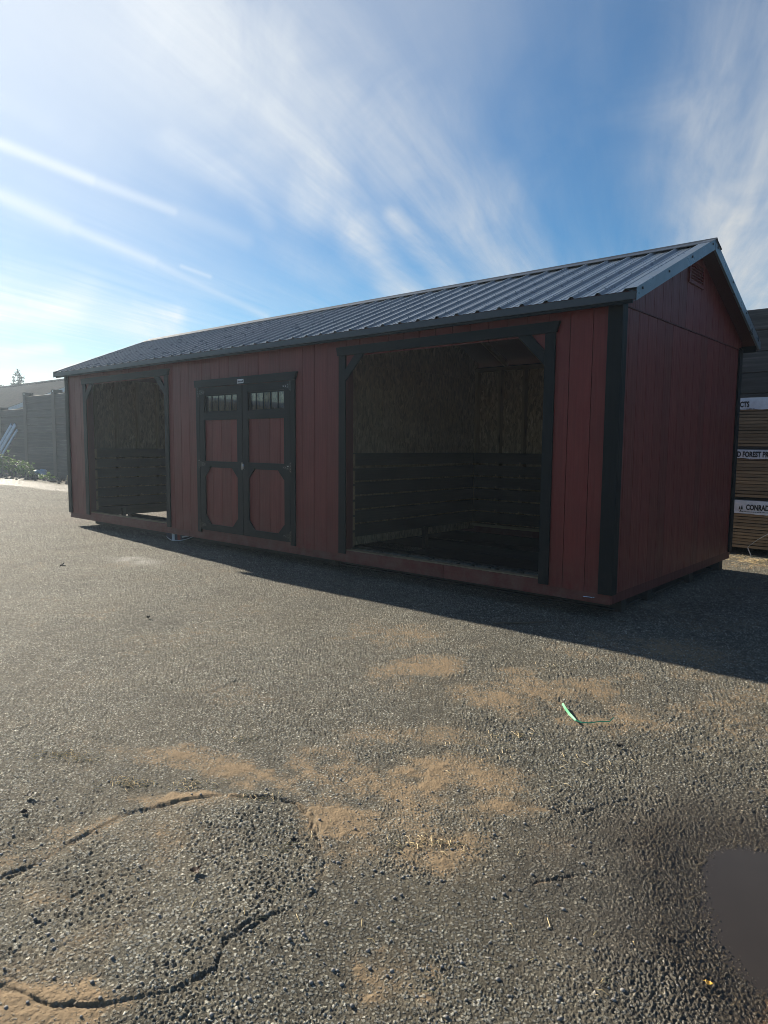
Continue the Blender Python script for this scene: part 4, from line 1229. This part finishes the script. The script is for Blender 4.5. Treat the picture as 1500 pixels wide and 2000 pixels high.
# ------------------------------------------------------------------ house roof beyond the wall
def gabled_house(name, label, x0, x1, ridge, along, half, wall_h, slope, ridge_len_pieces=True, oh=0.35, mats=('beige_wall', 'shingle', 'white_trim')):
    """along 'x': ridge parallel to X at y=ridge, from x0 to x1"""
    h_ = thing(name, label, 'house', ((x0 + x1) / 2, ridge, 0))
    zr = wall_h + slope * half
    MB().prism([(ridge - half, 0), (ridge + half, 0), (ridge + half, wall_h - 0.09), (ridge, zr - 0.11), (ridge - half, wall_h - 0.09)], 'x', x0 + 0.2, x1 - 0.2).build('wall', M[mats[0]], h_)
    for s in (-1, 1):
        ye = ridge + s * (half + oh); ze = wall_h - slope * oh
        L_ = math.hypot(half + oh, slope * (half + oh))
        me_ = bpy.data.meshes.new('roof')
        vs = [(x0, ye, ze), (x1, ye, ze), (x1, ridge, zr), (x0, ridge, zr)]
        vs += [(x, y, z - 0.06) for x, y, z in vs]
        me_.from_pydata(vs, [], [(0, 1, 2, 3), (7, 6, 5, 4), (0, 4, 5, 1), (1, 5, 6, 2), (3, 7, 4, 0)])
        uv = me_.uv_layers.new(name='UVMap')
        uvs = [(0, 0), (x1 - x0, 0), (x1 - x0, L_), (0, L_)]
        for pl in me_.polygons:
            for li in pl.loop_indices:
                uv.data[li].uv = uvs[me_.loops[li].vertex_index % 4]
        me_.materials.append(M[mats[1]])
        ro = link('roof', me_, h_)
        for x in (x0, x1):
            sx = 1 if x == x1 else -1
            MB().prism([(ye, ze - 0.26), (ye, ze - 0.02), (ridge, zr - 0.02), (ridge, zr - 0.26)], 'x', x + sx * 0.004, x + sx * 0.04).build('rake_board', M[mats[2]], ro)
    if ridge_len_pieces:
        k = 0; x = x1
        while x > x0 + 0.3 and k < 90:
            zz = zr + 0.012
            MB().prism([(ridge - 0.16, zz - 0.16 * slope), (ridge, zz + 0.03), (ridge + 0.16, zz - 0.16 * slope), (ridge + 0.16, zz - 0.16 * slope + 0.05), (ridge, zz + 0.10), (ridge - 0.16, zz - 0.16 * slope + 0.05)], 'x', x - 0.50, x - 0.06).build('ridge_shingle', M[mats[1]], h_)
            x -= 0.52; k += 1
    return h_
hs = gabled_house('house', 'house with grey shingle roof showing above the dark timber wall', -70.0, -41.97, 16.264, 'x', 5.9, 3.26, 0.42)

# ------------------------------------------------------------------ trees
def conifer(name, label, x, y, height, slope_r, density, seed, zlow=1.0, group=None, mat='needle'):
    rg = random.Random(seed)
    t_ = thing(name, label, 'tree', (x, y, 0), group)
    tr = MB().tube([(x, y, 0), (x + 0.03, y, height * 0.5), (x, y, height * 0.97)], [height * 0.022, height * 0.013, 0.01], 8)
    z = zlow
    vs, fs = [], []
    def clump(px, py, pz, s):
        for _ in range(3):
            d = Vector((rg.uniform(-1, 1), rg.uniform(-1, 1), rg.uniform(-0.6, 0.8))).normalized() * s * rg.uniform(0.7, 1.3)
            e = Vector((rg.uniform(-1, 1), rg.uniform(-1, 1), rg.uniform(-1, 1))).normalized() * s * 0.32
            c_ = Vector((px, py, pz)); b_ = len(vs)
            vs.extend([tuple(c_ - e), tuple(c_ + d), tuple(c_ + e)]); fs.append((b_, b_ + 1, b_ + 2))
    while z < height * 0.985:
        R_ = max(0.12, (height - z) * slope_r) * rg.uniform(0.55, 1.15)
        nbr = rg.randint(3, 6)
        for k in range(nbr):
            an = rg.uniform(0, 6.283); L_ = R_ * rg.uniform(0.6, 1.1); rise = rg.uniform(-0.05, 0.4) * L_
            ex, ey, ez = x + math.cos(an) * L_, y + math.sin(an) * L_, z + rise
            tr.tube([(x, y, z), (ex, ey, ez)], [0.02 + 0.006 * L_, 0.006], 4)
            ncl = max(3, int(density * L_ * 9))
            for q_ in range(ncl):
                f_ = rg.uniform(0.25, 1.05); s_ = rg.uniform(0.09, 0.19) * (0.7 + 0.5 * min(1, L_))
                clump(x + (ex - x) * f_ + rg.gauss(0, 0.06), y + (ey - y) * f_ + rg.gauss(0, 0.06), z + rise * f_ + rg.gauss(0, 0.05), s_)
        z += rg.uniform(0.12, 0.34)
    for _ in range(12): clump(x, y, height * rg.uniform(0.96, 1.0), 0.12)
    tr.build('trunk', M['bark'], t_)
    MB().add(vs, fs).build('crown', M[mat], t_)
    return t_
tp = CAM + 60 * ray(34, 721)
conifer('conifer_tree', 'small sparse conifer rising above the shingle house roof', tp[0], tp[1], tp[2], 0.62, 2.6, 3, 2.2, 'trees beyond the house')
tp = CAM + 62 * ray(-7, 741)
conifer('conifer_tree', 'conifer tip at the far left edge of the photo above the house roof', tp[0], tp[1], tp[2], 0.6, 2.6, 4, 2.2, 'trees beyond the house')
# across the yard, behind the photographer: seen mirrored in the door panes
bh = thing('low_barn', 'low dark roofed barn mirrored in the shed door panes', 'barn', (-36, -24, 0))
MB().prism([(-50, 0), (-25.5, 0), (-25.5, 3.05), (-38, 4.35), (-50, 3.1)], 'y', -28, -20).build('wall', M['beige_wall'], bh)
MB().prism([(-50.6, 3.10), (-38, 4.42), (-24.9, 3.05), (-24.9, 3.17), (-38, 4.55), (-50.6, 3.22)], 'y', -28.6, -19.5).build('roof', M['roof_dark'], bh)
conifer('conifer_tree', 'bushy conifer mirrored in the right-hand door pane', -36.2, -30.0, 8.0, 0.36, 2.0, 5, 2.0, 'trees across the yard', 'foliage')
conifer('conifer_tree', 'thin conifer mirrored in the left-hand door pane', -42.5, -31.0, 7.6, 0.16, 0.9, 6, 2.0, 'trees across the yard')

# ------------------------------------------------------------------ weeds along the wall
def weed(px, py, yy, height, spread, nstem, seed, label):
    rg = random.Random(seed)
    p = on_y(px, py, yy)
    x, y = p[0], yy
    z0 = ground_z(x, y) - 0.02
    t_ = thing('weed_plant', label, 'plant', (x, y, z0), 'weeds at the foot of the timber wall')
    st = MB(); vs, fs = [], []
    for k in range(nstem):
        an = rg.uniform(0, 6.283); L_ = height * rg.uniform(0.5, 1.1); ox = spread * rg.gauss(0, 0.5); oy = 0.25 * spread * rg.gauss(0, 0.5)
        lean = rg.uniform(0.1, 0.6)
        pts = []
        for q_ in range(5):
            f_ = q_ / 4
            pts.append((x + ox + math.cos(an) * lean * L_ * f_ * f_, y + oy + math.sin(an) * lean * L_ * f_ * f_ * 0.5, z0 + L_ * f_ * (1 - 0.12 * f_)))
        st.tube(pts, [0.008, 0.007, 0.006, 0.004, 0.002], 4)
        for q_ in range(rg.randint(7, 13)):
            f_ = rg.uniform(0.25, 1.0) * 4; i_ = min(3, int(f_)); u_ = f_ - i_
            c_ = Vector(pts[i_]).lerp(Vector(pts[i_ + 1]), u_)
            d = Vector((rg.uniform(-1, 1), rg.uniform(-1, 1), rg.uniform(-0.3, 0.7))).normalized()
            s_ = rg.uniform(0.06, 0.13); side = d.cross(Vector((rg.uniform(-1, 1), rg.uniform(-1, 1), 1))).normalized() * s_ * 0.42
            up = side.cross(d).normalized() * s_ * 0.12
            b_ = len(vs)
            vs.extend([tuple(c_), tuple(c_ + d * s_ * 0.5 + side), tuple(c_ + d * s_), tuple(c_ + d * s_ * 0.5 - side), tuple(c_ + d * s_ * 0.5 + up)])
            fs.extend([(b_, b_ + 1, b_ + 4), (b_ + 1, b_ + 2, b_ + 4), (b_ + 2, b_ + 3, b_ + 4), (b_ + 3, b_, b_ + 4)])
    st.build('stem', M['weed'], t_)
    MB().add(vs, fs).build('leaves', M['weed'], t_)
weed(5, 925, 6.0, 1.35, 0.55, 20, 11, 'tall leafy weed below the leaning planks at the photo edge')
weed(22, 928, 5.9, 1.05, 0.45, 14, 12, 'leafy weed in front of the foot of the leaning planks')
weed(46, 930, 5.8, 0.8, 0.55, 22, 13, 'low bright bushy weed at the foot of the wall, right of the planks')
weed(62, 930, 6.0, 0.7, 0.35, 10, 14, 'small upright weed right of the bushy weed by the wall post')
weed(82, 934, 5.7, 0.28, 0.3, 7, 15, 'little sprig of weed midway between two wall posts')
weed(97, 936, 5.6, 0.30, 0.35, 10, 16, 'low weed tuft nearest the shed at the foot of the wall')
# white rag or foam scraps in the rubble
for (px, py, s_, lab) in ((74, 908, 0.13, 'pale crumpled scrap lying in the rubble, left one of a pair'), (84, 906, 0.16, 'pale crumpled scrap lying in the rubble, right one of a pair')):
    p = on_y(px, 921, 6.3); rg = random.Random(px)
    bm = bmesh.new(); bmesh.ops.create_icosphere(bm, subdivisions=2, radius=s_)
    for v_ in bm.verts: v_.co = v_.co * rg.uniform(0.7, 1.25); v_.co.z *= 0.9
    me_ = bpy.data.meshes.new('scrap'); bm.to_mesh(me_); bm.free(); me_.materials.append(M['grey_plank'])
    tag(link('crumpled_scrap', me_, None, (p[0], 6.3, 0.20 + s_ * 0.3)), lab, 'scrap', 'scraps in the rubble')
# soil clods and rubble along the wall foot
rb = MB(); rg = random.Random(21)
for k in range(420):
    x = rg.uniform(-35, -18.5); y = rg.uniform(5.1, 6.8); s_ = rg.uniform(0.03, 0.10) * (1.6 if rg.random() < 0.06 else 1)
    z = 0.03 if y < 5.4 else 0.06
    vs = []
    for q_ in range(6):
        d = ((1, 0, 0), (-1, 0, 0), (0, 1, 0), (0, -1, 0), (0, 0, 1), (0, 0, -1))[q_]
        kx = s_ * rg.uniform(0.6, 1.4)
        vs.append((x + d[0] * kx * 1.5 + rg.uniform(-.2, .2) * s_, y + d[1] * kx, z + d[2] * kx * 0.7))
    rb.add(vs, [(0, 2, 4), (2, 1, 4), (1, 3, 4), (3, 0, 4), (2, 0, 5), (1, 2, 5), (3, 1, 5), (0, 3, 5)])
tag(rb.build('rubble', M['rubble'], None), 'soil clods and rubble along the foot of the timber wall', None, kind='stuff')

# ------------------------------------------------------------------ small things on the ground
def strip(pts, width, thick, name, mat, label, cat, tilt=0.3):
    """flat band following a path over the ground"""
    b = MB(); vs, fs = [], []
    P_ = [Vector(p) for p in pts]
    for i, p in enumerate(P_):
        d = (P_[min(i + 1, len(P_) - 1)] - P_[max(i - 1, 0)]); d.z = 0; d.normalize()
        s_ = Vector((-d.y, d.x, tilt)).normalized() * (width[i] if isinstance(width, (list, tuple)) else width) / 2
        for a_, o_ in ((-1, 0), (1, 0), (1, thick), (-1, thick)):
            vs.append(tuple(p + s_ * a_ + Vector((0, 0, o_))))
    for i in range(len(P_) - 1):
        for k in range(4):
            a, c_ = i * 4 + k, i * 4 + (k + 1) % 4
            fs.append((a, c_, c_ + 4, a + 4))
    fs += [(3, 2, 1, 0), tuple((len(P_) - 1) * 4 + k for k in range(4))]
    o_ = b.add(vs, fs).build(name, mat, None)
    return tag(o_, label, cat)
sp_px = [(1098, 1384), (1104, 1392), (1112, 1403), (1124, 1416), (1136, 1419), (1150, 1420), (1170, 1418), (1190, 1417), (1199, 1411)]
pts = []
for i, (px, py) in enumerate(sp_px):
    g_ = on_ground(px, py); z = ground_z(g_[0], g_[1]) + 0.010 + (0.012 if i in (0, 8) else 0.004)
    pts.append((g_[0], g_[1], z))
strip(pts, [0.012, 0.013, 0.013, 0.009, 0.006, 0.005, 0.005, 0.005, 0.004], 0.0012, 'plastic_strap', M['green_strap'], 'green plastic strap lying bent on the asphalt in front of the shed', 'strap', 0.9)
a = on_ground(963, 1222); b = on_ground(1072, 1217)
sb = MB(); spts = []
for k in range(7):
    f_ = k / 6; x = a[0] + (b[0] - a[0]) * f_; y = a[1] + (b[1] - a[1]) * f_ + 0.008 * math.sin(k * 1.3)
    spts.append((x, y, ground_z(x, y) + 0.016))
sb.tube(spts, [0.005, 0.007, 0.008, 0.008, 0.007, 0.006, 0.004], 6)
tag(sb.build('stick', M['stick'], None), 'thin dry stick lying in the shade before the right bay', 'stick')
a = on_ground(1195, 1215); b = on_ground(1222, 1217)
tag(MB().tube([(a[0], a[1], ground_z(a[0], a[1]) + 0.013), (b[0], b[1], ground_z(b[0], b[1]) + 0.013)], 0.004, 6).build('stick', M['stick'], None), 'short twig lying in the shade below the near shed corner', 'stick')

def leaf(px, py, size, mat, label, seed, curl=0.5):
    rg = random.Random(seed)
    g_ = on_ground(px, py); z = ground_z(g_[0], g_[1]) + 0.006
    n_ = 7; vs, fs = [], []
    for i in range(n_):
        f_ = i / (n_ - 1); wd = size * 0.42 * math.sin(math.pi * min(0.97, f_ * 0.94 + 0.04)) * rg.uniform(0.75, 1.25)
        for s in (-1, 0, 1):
            vs.append(((f_ - 0.5) * size, s * wd, curl * size * ((f_ - 0.5) ** 2 * 2.0 + 0.35 * abs(s) * rg.uniform(0.4, 1.4))))
    for i in range(n_ - 1):
        for k in range(2):
            fs.append((i * 3 + k, (i + 1) * 3 + k, (i + 1) * 3 + k + 1, i * 3 + k + 1))
    b = MB().add(vs, fs)
    b.tube([(-0.5 * size, 0, curl * size * 0.5), (-0.8 * size, 0.05 * size, curl * size * 0.35)], size * 0.03, 4)
    o_ = b.build('fallen_leaf', mat, None, origin=(0, 0, 0))
    sm = o_.modifiers.new('thickness', 'SOLIDIFY'); sm.thickness = 0.0012
    o_.location = (g_[0], g_[1], z); o_.rotation_euler = (rg.uniform(-0.25, 0.25), rg.uniform(-0.25, 0.25), rg.uniform(0, 6.28))
    return tag(o_, label, 'leaf', 'fallen leaves on the asphalt')
leaf(382, 1706, 0.042, M['leaf_brown'], 'curled brown leaf in the middle of the pitted asphalt patch', 1, 0.45)
leaf(122, 1105, 0.075, M['leaf_dark'], 'dark curled leaf alone on the sunlit asphalt left of the shed', 2, 0.28)
leaf(58, 1560, 0.034, M['leaf_dark'], 'dark crumpled leaf near the left edge above the patch', 3, 0.4)
leaf(48, 1590, 0.026, M['leaf_dark'], 'tiny dark leaf crumb just below the crumpled leaf at left', 4, 0.4)
leaf(1385, 1928, 0.022, M['leaf_yellow'], 'small bright yellow leaf beside the muddy puddle', 5, 0.4)
leaf(1208, 1462, 0.030, M['leaf_dark'], 'small dark leaf on the asphalt below the green strap', 6, 0.8)
leaf(575, 1647, 0.026, M['leaf_dark'], 'dark leaf fragment near the right rim of the pitted patch', 7, 0.7)
leaf(290, 1211, 0.040, M['leaf_dark'], 'small dark leaf on open asphalt below the left bay', 8, 0.6)

# printed red and white plastic scrap standing under the sill by the left bay
g0 = on_ground(345, 1057); ux = Vector((0.80, 0.60, 0)).normalized()
n_ = 18; outline = []
for i in range(n_ + 1):
    f_ = i / n_
    xx = -0.15 + 0.40 * f_
    lo = 0.062 * (abs(f_ - 0.30) / (0.30 if f_ < 0.3 else 0.70)) ** 2.2
    outline.append((xx, lo))
def scrap_band(f0, f1, z0f, z1f, off, mi, b):
    vs, fs = [], []
    for i in range(n_ + 1):
        xx, lo = outline[i]
        f_ = i / n_
        if f_ < f0 - 1e-6 or f_ > f1 + 1e-6: continue
        za, zb2 = lo + (0.135 - lo) * z0f, lo + (0.135 - lo) * z1f
        bend = 0.03 * math.sin(f_ * 3.1)
        for zz in (za, zb2):
            for o_ in (off, off - 0.0015):
                p_ = Vector((g0[0], g0[1], 0.006)) + ux * xx + Vector((ux.y, -ux.x, 0)) * (bend + o_ + 0.25 * zz * 0.3)
                vs.append((p_.x, p_.y, p_.z + zz))
    m_ = len(vs) // 4
    for i in range(m_ - 1):
        a = i * 4; c_ = a + 4
        fs += [(a, c_, c_ + 2, a + 2), (a + 1, a + 3, c_ + 3, c_ + 1), (a, a + 1, c_ + 1, c_), (a + 2, c_ + 2, c_ + 3, a + 3)]
    b.add(vs, fs, mi)
sc_ = MB()
scrap_band(0, 1, 0.0, 1.0, 0.0, 2, sc_); scrap_band(0, 1, 0.0, 0.10, 0.003, 1, sc_)
scrap_band(0.22, 0.34, 0.10, 1.0, 0.003, 1, sc_); scrap_band(0.39, 0.56, 0.10, 1.0, 0.003, 0, sc_); scrap_band(0.56, 1.0, 0.34, 0.52, 0.003, 1, sc_)
tag(sc_.build('plastic_scrap', [M['red_plastic'], M['white_plastic'], M['navy_plastic']], None, origin=(g0[0], g0[1], 0)), 'red and white printed plastic scrap poking out under the shed sill', 'scrap')

# straw wisps, far too many to count
sw = MB(); rg = random.Random(31)
def straw(px, py, sx, sy, n_, ln=0.032):
    o = on_ground(px, py); ax = on_ground(px + sx, py) - o; ay = on_ground(px, py + sy) - o
    P_ = [(o + ax * rg.gauss(0, 0.5) + ay * rg.gauss(0, 0.5)) for _ in range(n_)]
    xs_ = np.array([p[0] for p in P_]); ys_ = np.array([p[1] for p in P_]); zs_ = ground_fields(xs_, ys_)[0]
    for x, y, z in zip(xs_, ys_, zs_):
        an = rg.uniform(0, 3.1416); L_ = ln * rg.uniform(0.4, 1.4); d = Vector((math.cos(an), math.sin(an), rg.uniform(-0.03, 0.06)))
        s_ = Vector((-math.sin(an), math.cos(an), 0)) * rg.uniform(0.0008, 0.0016)
        c_ = Vector((x, y, z + 0.004)); m2 = c_ + d * L_ * 0.5 + Vector((0, 0, 0.004)); e_ = c_ + d * L_ + s_ * 3 * rg.uniform(-2, 2)
        up = Vector((0, 0, 0.0012))
        vs = []
        for q_ in (c_, m2, e_):
            vs += [tuple(q_ - s_), tuple(q_ + s_), tuple(q_ + up)]
        fs = []
        for i in range(2):
            for k in range(3):
                a2, b2 = i * 3 + k, i * 3 + (k + 1) % 3
                fs.append((a2, b2, b2 + 3, a2 + 3))
        sw.add(vs, fs)
for a in ((115, 1477, 60, 10, 60), (160, 1488, 40, 8, 25), (245, 1533, 50, 14, 60), (370, 1535, 60, 10, 40), (500, 1562, 50, 8, 30), (470, 1447, 30, 6, 16),
          (990, 1440, 60, 8, 26), (1010, 1440, 16, 5, 14), (850, 1660, 90, 20, 40), (830, 1650, 60, 14, 30), (1170, 1945, 10, 20, 4), (560, 1650, 80, 40, 20), (1080, 1306, 30, 6, 12),
          (1130, 1500, 120, 30, 20), (900, 1470, 200, 40, 40), (600, 1800, 300, 100, 14), (1000, 1850, 250, 90, 10)):
    straw(*a)
for a in ((1442, 1088, 40, 5, 60, 0.14), (1485, 1098, 40, 6, 90, 0.16), (1470, 1108, 60, 10, 40, 0.10)):
    straw(*a)
tag(sw.build('straw_litter', M['straw'], None), 'wisps of straw scattered over the asphalt', None, kind='stuff')

# loose pebbles
pbm = MB(); rg = random.Random(41)
cand = []
for _ in range(900):
    px = rg.uniform(-100, 1600); py = 2080 - 560 * rg.random() ** 0.8
    g_ = on_ground(px, py); cand.append((g_[0], g_[1]))
xs_ = np.array([c_[0] for c_ in cand]); ys_ = np.array([c_[1] for c_ in cand])
zs_, dd, ww, _, _, _ = ground_fields(xs_, ys_)
pi = inside(xs_, ys_, PATCH)
for x, y, z, wt_, p_in in zip(xs_, ys_, zs_, ww, pi):
    if p_in and rg.random() < 0.7: continue
    if wt_ > 0.85: continue
    s_ = rg.choice((0.002, 0.0028, 0.0035, 0.0045, 0.006))
    vs = []
    for lat in (-0.6, 0.55):
        for k in range(6):
            an = k * 1.047 + rg.uniform(-0.2, 0.2); rr = s_ * rg.uniform(0.75, 1.15)
            vs.append((x + math.cos(an) * rr * 1.2, y + math.sin(an) * rr, z + s_ * 0.35 + lat * s_ * 0.6))
    vs += [(x, y, z - s_ * 0.3), (x + rg.uniform(-.2, .2) * s_, y, z + s_ * 1.0)]
    fs = [(k, (k + 1) % 6, 6 + (k + 1) % 6, 6 + k) for k in range(6)] + [(12, (k + 1) % 6, k) for k in range(6)] + [(13, 6 + k, 6 + (k + 1) % 6) for k in range(6)]
    pbm.add(vs, fs)
tag(pbm.build('loose_gravel', M['pebble'], None, smooth=True), 'loose small pebbles strewn over the near asphalt', None, kind='stuff')

# ------------------------------------------------------------------ thin haze volume added to imitate the veil of backlight glare
HZ = 1700
hz = bpy.data.meshes.new('haze')
hv = [(x, y, z) for z in (-1.2, 8.6) for x, y in ((-HZ, -HZ), (HZ, -HZ), (HZ, HZ), (-HZ, HZ))]
hz.from_pydata(hv, [], [(3, 2, 1, 0), (4, 5, 6, 7), (0, 1, 5, 4), (1, 2, 6, 5), (2, 3, 7, 6), (3, 0, 4, 7)])
hm = bpy.data.materials.new('glare_haze'); hm.use_nodes = True
hm.node_tree.nodes.clear()
ht = NT(hm.node_tree)
pvn = ht.n('ShaderNodeVolumePrincipled')
pvn.inputs['Color'].default_value = (0.70, 0.84, 1.0, 1)
pvn.inputs['Density'].default_value = 0.0015
pvn.inputs['Anisotropy'].default_value = 0.5
ho = ht.n('ShaderNodeOutputMaterial')
ht.put(ho.inputs['Volume'], pvn.outputs[0])
hz.materials.append(hm)
tag(link('haze', hz), 'thin haze added over the yard for a backlight glare veil', None, kind='stuff')
